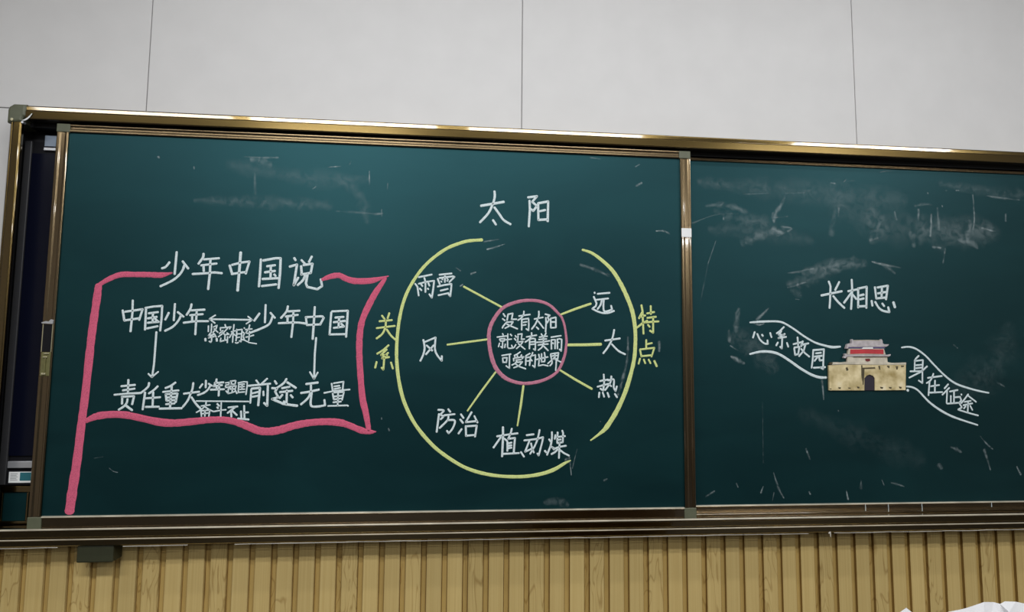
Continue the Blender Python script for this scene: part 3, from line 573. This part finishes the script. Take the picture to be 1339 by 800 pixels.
chalk_character|white|white chalk character 界, third line inside the pink circle|15307,5221,47 15327,5082,47;15307,5235,47 15563,5273,47 15533,5065,47;15352,5167,47 15533,5188,47;15442,5242,47 15443,5093,47;15342,5063,47 15523,5084,47;15413,5103,47 15213,4923,47;15423,5073,47 15654,4972,47;~15353,5004,47 15343,4925,47 15283,4855,47;15488,5015,47 15483,4857,47 15469,4709,47
chalk_character|white|white chalk character 远, beside the right yellow bracket|16746,7252,60 16757,7228,60;16849,7207,60 17251,7249,60;16814,7010,60 17204,7063,60;~16985,7002,60 16950,6854,60 16847,6706,60;~17054,7014,60 17042,6788,60 17064,6653,60 17156,6639,60 17328,6703,60;17328,6703,60 17299,6827,60;16722,7110,60 16768,7009,60 16813,6897,60 16790,6806,60 16676,6714,60;~16676,6714,60 16858,6627,60 17041,6581,60 17224,6593,60 17397,6659,60
chalk_character|white|white chalk character 大, beside the right yellow bracket|~17398,6038,60 17332,5757,60 17188,5475,60 17029,5272,60;17094,5685,60 17587,5760,60;~17316,5570,60 17537,5355,60 17759,5249,60
chalk_character|white|white chalk character 热, beside the right yellow bracket|16915,4379,59 17183,4426,59;17042,4594,59 17056,4333,59 17024,4073,59 16930,4134,59;16836,4194,59 17198,4288,59;~17294,4535,59 17261,4335,59 17087,4089,59;~17183,4396,59 17372,4428,59 17371,4182,59 17433,4060,59;17433,4060,59 17475,4213,59;17214,4288,59 17292,4212,59;16898,4011,59 16881,3858,59;17008,4012,59 17054,3874,59;17165,4003,59 17212,3869,59;17408,3968,59 17479,3861,59
chalk_character|yellow|yellow chalk character 关, yellow words 关系|9931,6381,63 10014,6277,63;10158,6461,63 10111,6294,63;9862,6200,62 10246,6242,63;9779,5982,62 10340,6062,63;~10054,6233,63 10050,6022,62 9961,5810,62 9788,5658,62;~10091,5947,62 10229,5754,62 10381,5621,62
chalk_character|yellow|yellow chalk character 系, yellow words 关系|~10163,5453,62 10004,5302,62 9816,5180,62;10107,5318,62 9935,5137,62 10127,5139,62;10154,5214,62 9967,5039,62 10187,5080,62;10040,5064,62 10021,4691,62 9966,4750,62;9808,4927,62 9769,4749,62;10250,4916,62 10314,4723,62
chalk_character|yellow|yellow chalk character 特, yellow words 特点|18317,6862,65 18350,6681,65 18377,5924,65;18327,6613,65 18232,6430,65;18256,6471,65 18442,6528,65;18148,6112,65 18323,6251,65 18509,6355,65;18631,6845,65 18633,6572,65;18500,6593,65 18745,6643,65;18510,6446,65 18802,6489,65;18439,6298,65 18893,6339,65;18708,6483,65 18702,5963,65 18599,6029,65;18531,6220,65 18588,6153,65
chalk_character|yellow|yellow chalk character 点, yellow words 特点|18467,5725,60 18464,5459,60;18481,5584,60 18658,5624,60;18255,5394,60 18301,5177,60;18255,5410,60 18737,5469,60 18637,5181,60;18301,5193,60 18654,5227,60;18252,5115,60 18202,4943,60;18380,5085,60 18427,4961,60;18540,5086,60 18603,4963,60;18732,5041,75 18810,4871,75
chalk_flag_pole|pink|pink chalk flagpole|~1473,7144,208 1455,6807,219 1414,6251,230 1374,5629,229 1355,5148,229 1304,3786,239 1263,3113,227 1209,2000,248 1140,1119,269 1097,507,268
chalk_flag_outline|pink|pink chalk waving flag outline|~1497,7180,116 1769,7361,151 2090,7497,163 2486,7511,163 2906,7516,163 3251,7512,164 3566,7583,47;~8053,7472,96 8307,7581,168 8576,7624,168 8791,7525,180 9076,7458,193 9537,7476,193 9891,7569,97 10103,7635,36;~10010,7560,97 9725,7116,193 9489,6639,192 9325,6203,192 9267,5771,191 9266,5270,191 9313,4641,190 9407,3816,190 9521,3354,189 9631,2816,142;~1391,3113,136 1661,3241,204 2043,3297,205 2476,3284,205 2914,3194,206 3443,3076,218 3882,3045,218 4407,3090,207 4846,3136,196 5290,3145,185 5695,3067,209 6059,2929,232 6328,2821,232 6626,2791,233 6956,2839,233 7397,2972,222 7845,3055,211 8366,3085,212 8749,3055,212 9015,2978,189 9401,2821,189 9670,2774,142 9842,2776,35
chalk_bracket|yellow|yellow chalk arc opening to the right|~13043,8884,99 12600,8836,104 12258,8726,103 11918,8568,103 11534,8285,98 11201,7955,98 10920,7556,97 10690,7111,102 10535,6598,101 10445,5992,101 10414,5342,101 10441,4817,105 10533,4228,108 10708,3643,110 11041,3007,110 11530,2423,114 12018,2025,107 12666,1650,107 13423,1438,103 14237,1375,101 14892,1431,111 15385,1571,121 15772,1783,85 15954,1865,36
chalk_bracket|yellow|yellow chalk arc opening to the left|~16356,8650,75 16647,8559,90 16959,8353,111 17316,8030,126 17584,7636,131 17850,7090,141 18025,6585,140 18102,6017,120 18095,5492,120 18050,5057,124 17918,4536,129 17737,3998,144 17467,3430,148 17125,2907,147 16899,2702,86 16609,2493,44
chalk_circle|pink|pink chalk circle round the white words|~15676,6391,74 15593,6499,79 15299,6784,94 14984,6917,99 14600,6952,99 14178,6885,106 13735,6679,110 13430,6263,117 13319,5931,122 13317,5614,122 13378,5221,127 13502,4851,131 13668,4613,131 13912,4423,122 14265,4307,107 14616,4294,102 14996,4370,103 15332,4518,98 15574,4739,88 15753,5157,89 15810,5490,84 15820,5700,79 15764,6119,74 15676,6391,74
chalk_line|yellow|yellow chalk line up to 雨雪|12488,7352,66 13116,7025,69 13710,6716,61
chalk_line|yellow|yellow chalk line to 风|11995,5491,63 12648,5586,63 13256,5674,59
chalk_line|yellow|yellow chalk line down to 防治|13536,4638,58 13082,4021,63 12664,3422,48
chalk_line|yellow|yellow chalk line down to 植动煤|14430,4209,73 14351,3593,73 14249,2958,48
chalk_line|yellow|yellow chalk line up to 远|15613,6501,64 16104,6697,75 16620,6881,75
chalk_line|yellow|yellow chalk line to 大|15873,5530,89 16430,5540,89 16950,5566,94
chalk_line|yellow|yellow chalk line down to 热|15617,4715,64 16103,4425,74 16648,4128,74
chalk_arrow|white|white chalk double-headed arrow|4738,6182,54 5994,6181,54;4905,6309,47 4740,6189,47 4903,6065,47;5872,6283,47 5999,6179,47 5829,6058,47
chalk_arrow|white|white chalk arrow pointing down to 责任重大|3215,5767,58 3203,4823,58 3169,4409,58;3056,4509,51 3160,4409,51 3337,4571,51
chalk_arrow|white|white chalk arrow pointing down to 无量|7940,5653,59 7918,5172,59 7921,4395,59;7789,4596,52 7921,4388,52 8029,4589,52
chalk_line|white|white chalk line between the two small phrases|4477,3699,44 6003,3690,44"""
CHALK_RIGHT = """chalk_character|white|white chalk character 长, title 长相思|5396,7783,77 5452,7616,77 5418,7152,76 5388,6869,76;5777,7778,77 5616,7491,77;5107,7295,76 5859,7457,77;~5540,7283,76 5708,7080,76 5931,6879,76
chalk_character|white|white chalk character 相, title 长相思|6239,7866,77 6243,7504,77 6174,6845,77;6091,7462,77 6435,7534,77;6197,7399,77 5925,7059,76;6263,7336,77 6380,7196,77;6464,7573,77 6436,6901,77;6450,7560,77 6782,7632,77 6736,6893,77;6522,7323,77 6660,7357,77;6516,7186,77 6655,7222,77;6437,6940,77 6739,6958,77
chalk_character|white|white chalk character 思, title 长相思|7085,7625,77 7121,7224,77;7180,7614,77 7570,7688,77 7478,7205,77;7185,7407,77 7477,7464,77;7345,7592,77 7316,7266,77;7122,7232,77 7468,7269,77;6944,7143,77 6964,6975,77;~7075,7106,77 7203,6902,77 7363,6801,77 7582,6766,77;7582,6766,77 7548,6934,77;7334,7059,77 7398,6970,77;7750,7106,90 7797,6938,90
chalk_character|white|white chalk character 心, words 心系故园 in the left banner|2673,6000,62 2607,5810,62;~2763,5943,62 2849,5755,62 2998,5626,62 3125,5607,62;3125,5607,62 3117,5729,62;2930,5916,62 2959,5872,62;3222,5978,62 3263,5833,62
chalk_character|white|white chalk character 系, words 心系故园 in the left banner|~3719,6190,62 3560,6041,62 3451,5967,62;3622,6042,62 3526,5924,62 3710,5912,62;3742,5956,62 3507,5807,62 3785,5854,62;3645,5809,62 3619,5459,62 3560,5516,62;3487,5661,62 3423,5558,62;3809,5650,62 3851,5520,62
chalk_character|white|white chalk character 故, words 心系故园 in the left banner|4194,5845,62 4206,5567,62;4038,5609,62 4349,5686,62;4064,5464,62 4088,5245,62;4065,5493,62 4251,5524,62 4197,5276,62;4088,5245,62 4197,5276,62;4381,5716,63 4313,5540,62;4315,5583,62 4579,5645,63;4470,5615,63 4401,5395,62 4225,5203,62;4310,5452,62 4444,5307,62 4594,5192,62
chalk_character|white|white chalk character 园, words 心系故园 in the left banner|4741,5398,63 4715,5106,62 4664,4814,62;4741,5413,63 5130,5447,63 5105,5197,63 5074,4774,62 4968,4831,62;4830,5306,63 5017,5328,63;4780,5194,62 5044,5226,63;4904,5195,63 4775,5048,62;4950,5196,63 4961,5065,63 5070,5080,63;4735,4815,62 5154,4842,63
chalk_character|white|white chalk character 身, words 身在征途 in the right banner|8599,5262,58 8475,5152,58;8446,5115,58 8416,4752,58;8432,5079,58 8748,5118,58 8709,4755,58 8686,4321,58 8554,4410,58;8484,4934,58 8700,4954,58;8478,4833,58 8695,4856,58;8258,4722,58 8669,4736,58;8893,4901,58 8668,4718,58 8208,4505,58
chalk_character|white|white chalk character 在, words 身在征途 in the right banner|~9115,4649,58 9005,4431,58 8842,4322,58;8899,4503,58 9426,4572,58;8955,4376,58 8890,3907,58;8993,4214,58 9310,4259,58;9161,4414,58 9131,4016,58;8942,3997,58 9414,4017,58
chalk_character|white|white chalk character 征, words 身在征途 in the right banner|9646,4290,58 9500,4144,58;9678,4163,58 9409,3927,58;9594,4073,58 9550,3639,58;9691,4037,58 9990,4093,58;9851,4074,58 9825,3640,58;9722,3892,58 9707,3639,58;9837,3838,58 10075,3857,58;9568,3621,58 10083,3659,58
chalk_character|white|white chalk character 途, words 身在征途 in the right banner|10120,3948,58 10126,3923,58;~10377,3949,58 10270,3822,58 10101,3641,58;10374,3895,58 10659,3686,58;10223,3684,58 10462,3721,58;10176,3569,58 10517,3635,58;10362,3696,58 10319,3316,58;10253,3533,58 10189,3460,58;10432,3551,58 10503,3407,58;10055,3857,58 10108,3749,58 10022,3640,58 10113,3496,58 9970,3417,58;~9970,3417,58 10319,3316,58 10709,3216,58
chalk_banner_line|white|white chalk top edge of the left banner|~2514,6324,52 2835,6352,73 3233,6373,68 3509,6371,68 3723,6322,68 4056,6136,65 4418,5892,65 4813,5677,68 5212,5565,78 5460,5524,84 5726,5547,63
chalk_banner_line|white|white chalk bottom edge of the left banner|~2486,5258,62 2868,5343,77 3233,5338,83 3536,5254,83 3897,5040,83 4257,4796,86 4620,4596,86 4924,4496,86 5172,4492,78
chalk_banner_line|white|white chalk top edge of the right banner|~7979,5539,53 8243,5567,64 8513,5498,64 8854,5265,64 9152,4958,64 9526,4598,66 9905,4328,69 10371,4167,67 10841,4053,64 11156,4000,53
chalk_banner_line|white|white chalk bottom edge of the right banner|~8087,4202,53 8289,4181,63 8516,4067,63 8887,3691,69 9263,3422,74 9682,3207,74 10145,3046,63 10669,2891,53
chalk_dot|white|white chalk dot beside the gate picture|8120,4085,89 8142,4064,89"""
for parent, data in ((left, CHALK_LEFT), (right, CHALK_RIGHT)):
    for row in data.strip().split('\n'):
        nm, colr, lab, st = row.split('|')
        bm = bmesh.new()
        hh = 0.0012 if nm.startswith('chalk_flag') or nm == 'chalk_circle' else 0.0007
        for s in st.split(';'): ribbon(bm, parse(s), h=hh)
        mat = M_PINK2 if nm == 'chalk_circle' else M_CHALK[colr]
        obj(nm, bm, mat, parent, lab, smooth=False)
DUST = 0.72
DUST_LEFT = """.8 2966,11205,71 2990,11181,71;.6 4036,10933,48 4051,10860,36;.28 5737,11249,144 6066,11164,386 6302,11100,241;.3 5548,11315,48 6130,11316,72 6573,11334,73;.22 5873,10787,96 5924,10150,120;.55 8118,11088,24 8307,11109,49 8498,11129,37;.4 8782,11203,37 8827,11305,37;.65 9413,11004,44 9425,10553,44;.5 7669,10363,36 7761,10440,36;.12 4125,9866,190 6074,9887,527 8183,9863,339;.2 8426,9673,73 9140,9648,97 9788,9620,73;.35 9620,9615,97 9859,9647,73;.45 10002,10626,44 9995,10450,37;.35 9832,9771,49 9838,9547,49;.75 13220,8579,74 13492,8661,62 13789,8770,25;.5 13118,8826,74 13588,8915,37;.6 18845,9352,51 19108,9360,76 19290,9275,77;.4 18180,10861,77 18365,10973,77;.3 18160,11515,51 18292,11599,51;.3 16622,11764,51 16959,11726,51;.3 16282,8156,100 16817,7992,150 17225,7800,75;.45 17852,5801,75 17835,5179,100 17690,4534,124 17508,3943,99;.35 18904,5664,150 18900,5364,100;.35 12236,7956,49 12370,7860,74;.5 12714,7770,74 12860,7823,74;.6 12378,7367,61 12450,7418,49;.5 15917,1961,73 15979,1412,48;.3 16169,2223,24 16014,1626,73;.5 15807,1890,121 15930,1937,97;.14 15125,570,192 15515,612,289 15857,490,193;.25 17042,1236,73 17142,1283,73;.4 16926,3089,49 16938,3077,49;.4 2119,1728,23 2232,1638,36 2362,1602,32;.18 1675,2019,23 1928,2062,34;.35 10007,3207,47 10009,3160,47;.45 10226,2879,47 10252,2808,47;.1 8389,10813,243 9123,10218,487 9388,9359,243;.09 5097,11050,480 7444,10725,727 9349,10700,489;.5 17175,7874,75 17251,7851,50"""
DUST_RIGHT = """.45 3884,10665,80 3708,10362,185 3505,10086,211 3469,9816,132;.4 3461,9548,264 3624,9446,316 3794,9559,211;.2 3403,9466,263 2848,9290,420 2348,9036,314;.35 3418,9949,79 3975,10021,40;.3 3686,9662,53 4100,9595,106 3621,9339,79;.22 1043,10297,105 1779,10349,262 2458,10131,210;.12 1365,10148,209 2041,9904,472 3137,9806,527;.2 545,9670,78 1362,9988,52 2182,10069,53;.3 2336,10744,26 2888,10781,34 3305,10817,26;.28 3750,10834,27 4619,10882,32;.6 5593,11274,54 5763,11253,54;.6 6079,11320,54 6197,11434,40;.25 6223,11353,27 6481,11390,27;.35 5870,10382,80 5831,10109,67;.12 5724,10269,214 5551,9451,266;.14 7091,10260,699 7350,9668,912 7045,9251,428;.3 6989,9277,134 7279,9367,107;.35 7956,10317,81 8001,10044,81;.4 8752,10564,108 9076,10631,136 9368,10613,82;.55 8861,10430,95 8844,10099,81;.5 9350,10281,81 9262,9480,81;.3 9597,10510,136 9612,9738,136;.5 10986,11033,55 10994,10196,82 10909,9777,55;.28 10807,10051,164 10676,9356,218;.35 11522,11024,41 12118,10962,110 12808,10916,41;.4 12229,10377,69 12212,10124,82;.5 11269,9844,68 11679,9746,68;.28 8555,9568,270 8618,9106,242;.45 9343,9098,108 9634,9079,108;.3 9807,9057,81 9690,8534,81;.28 10381,9347,244 10878,9279,245 11044,9091,136;.12 8795,9712,1081 9956,9610,1357 11444,9794,1094;.6 9957,11162,68 9986,11164,68;.5 10342,11177,55 10461,11181,55;.5 9245,11053,54 9258,11025,54;.7 9769,10599,63 9785,10572,63;.5 7464,10877,43 7491,10850,43;.6 1662,9998,34 1658,9838,47;.3 1370,9087,52 1085,8317,65;.12 1085,8317,52 791,7008,77;.45 3912,8043,52 4329,8106,105 4861,8226,79;.5 3896,7541,52 4258,7654,92 4566,7741,53;.26 4467,8083,263 5790,8382,636 6725,8459,320;.16 3954,7648,419 4737,7877,526 5728,8220,371;.5 7012,8520,80 7520,8412,134 8060,8331,80;.2 7518,8371,187 7850,8136,160;.12 4302,7312,315 4058,7439,210;.6 4159,7151,26 4296,7141,34;.28 2129,6774,155 2039,6409,284 2017,6047,258;.3 1762,6043,103 1780,5683,129;.5 1803,5529,64 2068,5378,64;.5 1822,5170,103 2060,5044,180 2272,4944,129;.4 2742,6420,130 2965,6606,130 3189,6819,78;.7 2631,6302,52 2819,6253,91 3010,6294,52;.1 1811,5837,515 2612,5590,1033 3266,4824,774;.14 2881,3647,38 2852,1657,38;.5 4369,2101,103 4493,1772,103;.4 853,587,63 1143,755,75;.35 1908,994,50 1958,870,50;.5 2745,688,76 2830,886,46;.4 3203,1330,38 3361,831,89 3537,506,51;.3 3136,436,38 3197,683,38;.55 4428,695,71 4466,619,71;.6 5746,730,46 5799,441,77;.3 6290,1052,52 6279,800,154;.5 7034,1071,39 7109,893,39;.28 7362,966,65 7609,913,104 7827,835,39;.45 10749,2503,53 10964,2254,79 11182,2071,53;.35 10864,2046,106 11051,1371,66;.3 9613,2156,79 9808,2077,158 10001,1973,79;.22 9153,1539,209 9232,1436,209;.55 12053,1467,66 12179,1206,93;.5 5563,3385,52 5573,3359,52;.45 5025,4399,78 5056,3756,47;.25 9904,5678,80 10069,5547,80;.3 11505,4361,80 11759,4230,80;.10 841,11117,419 3171,10991,900 5975,10877,1072 8267,10740,812;.09 5958,10440,1070 7644,9814,1344 9671,9739,1085 11733,9664,1095;.07 1216,9479,521 2854,9530,1051 4783,9186,529;.10 9764,11406,273 11533,11193,440 12881,11102,553;.04 9926,4088,1062 11423,4893,1609 12100,6245,1082;.03 4302,3293,773 6189,2527,1037 8377,1749,1044;.5 7474,11720,27 7621,11767,68 7970,11795,27"""
for parent, data in ((left, DUST_LEFT), (right, DUST_RIGHT)):
    bm = bmesh.new(); lay = bm.verts.layers.float.new('cover')
    for i, row in enumerate(data.strip().split(';')):
        a, st = row.split(' ', 1)
        ribbon(bm, parse('~' + st), y=-0.00003 * (i % 5), h=0.0003, cover=float(a) * DUST, lay=lay, wob=0.3, core=0.10, split=179)
    o = obj('chalk_smudges', bm, M_DUST, parent, 'faint wiped chalk dust')
    o['kind'] = 'stuff'

# ------------------------------------------------------------------ gate picture stuck on the right board
GW = lambda a, b: (2.596122 + 0.00029627 * a + -0.00001230 * b, 1.587265 + 0.00000262 * a + -0.00027689 * b)
def gp(s): return [GW(*map(float, q.split(','))) for q in s.split()]
G0 = GW(600, 705)
gate = empty('gate_picture', (G0[0], RP.y - 0.0004, G0[1]), 'small cut-out picture of a stone gate tower with a red hall on the right chalkboard', 'picture')
def gpart(name, polys, mat, y0, y1, label=None, parent=None):
    bm = bmesh.new()
    for s in polys: plate(bm, [(x - G0[0], z - G0[1]) for x, z in gp(s)], -y0, -y1)
    return obj(name, bm, mat, parent or gate, label)
wall = gpart('gate_wall', ['128,402 300,392 525,392 700,396 1074,392 1068,706 690,708 690,560 665,528 625,514 590,526 560,560 560,708 136,706'], M_STONE, 0.0004, 0.0080, 'tan stone gate wall')
gpart('arch_doorway', ['556,708 556,556 590,524 625,510 668,526 694,558 694,708'], M_ARCH, 0.0003, 0.0050, 'dark arched doorway', wall)
gpart('arch_surround', ['536,430 690,424 694,442 560,446 556,560 548,640 538,640'], M_STAIN, 0.0082, 0.0088, 'dark line round the arch', wall)
gpart('arch_surround', ['520,400 534,400 538,520 532,600 522,520'], M_STAIN, 0.0082, 0.0086, 'dark line round the arch', wall)
for s in ('240,668 275,670 268,688 246,686', '360,672 395,674 388,688 366,686', '468,660 500,664 496,684 474,680', '750,664 790,670 782,690 758,684', '858,666 896,672 890,690 866,684', '984,662 1020,668 1012,690 990,684', '140,680 160,684 156,696 142,694',
          '945,412 975,412 970,450 955,455', '1010,404 1050,404 1046,420 1016,424', '835,405 870,405 868,440 845,425', '730,408 752,408 756,456 740,450', '330,430 352,424 366,460 340,470'):
    gpart('stain', [s], M_STAIN, 0.0081, 0.0086, None, wall)
gpart('parapet', ['160,392 185,362 270,366 330,358 840,360 900,372 1074,366 1074,392 700,394 525,390 300,390'], M_PALE, 0.0004, 0.0092, 'pale parapet')
gpart('parapet_crenels', ['132,388 150,362 170,368 178,384 160,394', '190,372 215,366 235,360 255,372 225,388 200,386'], M_STAIN, 0.0004, 0.0086, 'dark broken left end of the parapet')  # dark printed crenels at the left end of the parapet
gpart('lower_storey', ['350,360 352,296 840,296 846,362 840,364'], M_PALE, 0.0004, 0.0084, 'pale lower storey')
gpart('doorway', ['568,320 626,318 630,348 600,356 574,350'], M_MAROON, 0.0085, 0.0090, 'dark red opening')
gpart('lower_eave', ['302,300 318,286 312,262 330,256 345,270 860,270 882,264 876,284 850,292 345,292 325,314 305,312'], M_TILE, 0.0004, 0.0100, 'pale lower eave')
gpart('eave_line', ['420,291 860,291 856,299 420,301'], M_STAIN, 0.0101, 0.0104)  # dark printed line below the lower eave
gpart('red_hall', ['356,268 366,196 800,194 822,268'], M_PALE, 0.0004, 0.0082, 'pale frame of the hall')
gpart('red_hall', ['382,262 386,206 792,204 796,262 560,256'], M_RED, 0.0083, 0.0090, 'red hall wall')
gpart('upper_eave', ['346,192 352,172 800,172 816,192'], M_EAVE, 0.0004, 0.0096, 'dark blue painted eave')
gpart('sign_board', ['520,200 540,180 660,178 662,198'], M_WHITE, 0.0097, 0.0102, 'white painted plaque')
gpart('roof', ['330,196 346,142 372,134 398,128 396,92 406,80 418,94 440,98 600,94 756,98 766,78 778,98 780,128 800,142 856,140 848,158 822,172 360,176 352,196'], M_TILE, 0.0004, 0.0110, 'pale tiled roof')
gpart('roof_ridge', ['420,92 600,88 756,92 756,99 600,96 420,100'], M_PALE, 0.0108, 0.0116, 'pale roof ridge')

# ------------------------------------------------------------------ lectern and crumpled paper in front of the wall
lec = empty('lectern', (2.15, -1.42, 0.0), 'brown wooden lectern below the lower right corner, under the white paper', 'lectern')
obj('top', BX(-0.40, 0.40, -0.22, 0.22, 1.045, 1.075, bev=0.004), M_DESK, lec)
obj('body', BX(-0.36, 0.36, -0.18, 0.18, 0.06, 1.045), M_DESK, lec)
obj('plinth', BX(-0.34, 0.34, -0.16, 0.16, 0.0, 0.06), M_BLACK, lec)
crest = [(1.895, 1.078), (1.915, 1.098), (1.930, 1.126), (1.9400, 1.1398), (1.9511, 1.1462), (1.9600, 1.1395), (1.972, 1.1335), (1.995, 1.1340), (2.0116, 1.1392), (2.028, 1.1415), (2.0375, 1.1432), (2.052, 1.1470), (2.0651, 1.1505), (2.0790, 1.1500), (2.0885, 1.1474), (2.0955, 1.1505), (2.112, 1.1496), (2.1241, 1.1470), (2.145, 1.150), (2.170, 1.143), (2.195, 1.128), (2.22, 1.118), (2.25, 1.10), (2.28, 1.079)]
bm = bmesh.new(); rows = []
ny = 17
rg = random.Random(5)
for i, (x, h) in enumerate(crest):
    row = []
    for j in range(ny):
        v = (j - ny//2) / (ny//2)
        f = max(0.0, 1 - abs(v)) ** 0.8
        jag = 0 if j == ny//2 else rg.uniform(-0.5, 0.25)
        z = 1.0765 + (h - 1.0765) * f * (1 if j == ny//2 else max(0.2, min(0.97, 0.9 + 0.25*jag)))
        row.append(bm.verts.new((x + (0 if j == ny//2 else rg.uniform(-0.004, 0.004)), -1.3 + v*0.085 - 0.0, z)))
    rows.append(row)
for a, b in zip(rows, rows[1:]):
    for j in range(ny - 1):
        bm.faces.new((a[j], b[j], b[j+1], a[j+1]))
bmesh.ops.recalc_face_normals(bm, faces=bm.faces)
bmesh.ops.translate(bm, verts=bm.verts, vec=(-2.08, 1.3, -1.0755))
pap = obj('crumpled_paper', bm, M_PAPER)
pap.location = (2.08, -1.3, 1.0755)
md = pap.modifiers.new('thickness', 'SOLIDIFY'); md.thickness = 0.0006; md.offset = -1
pap['label'] = 'crumpled white paper with jagged top at the lower right corner'
pap['category'] = 'paper'
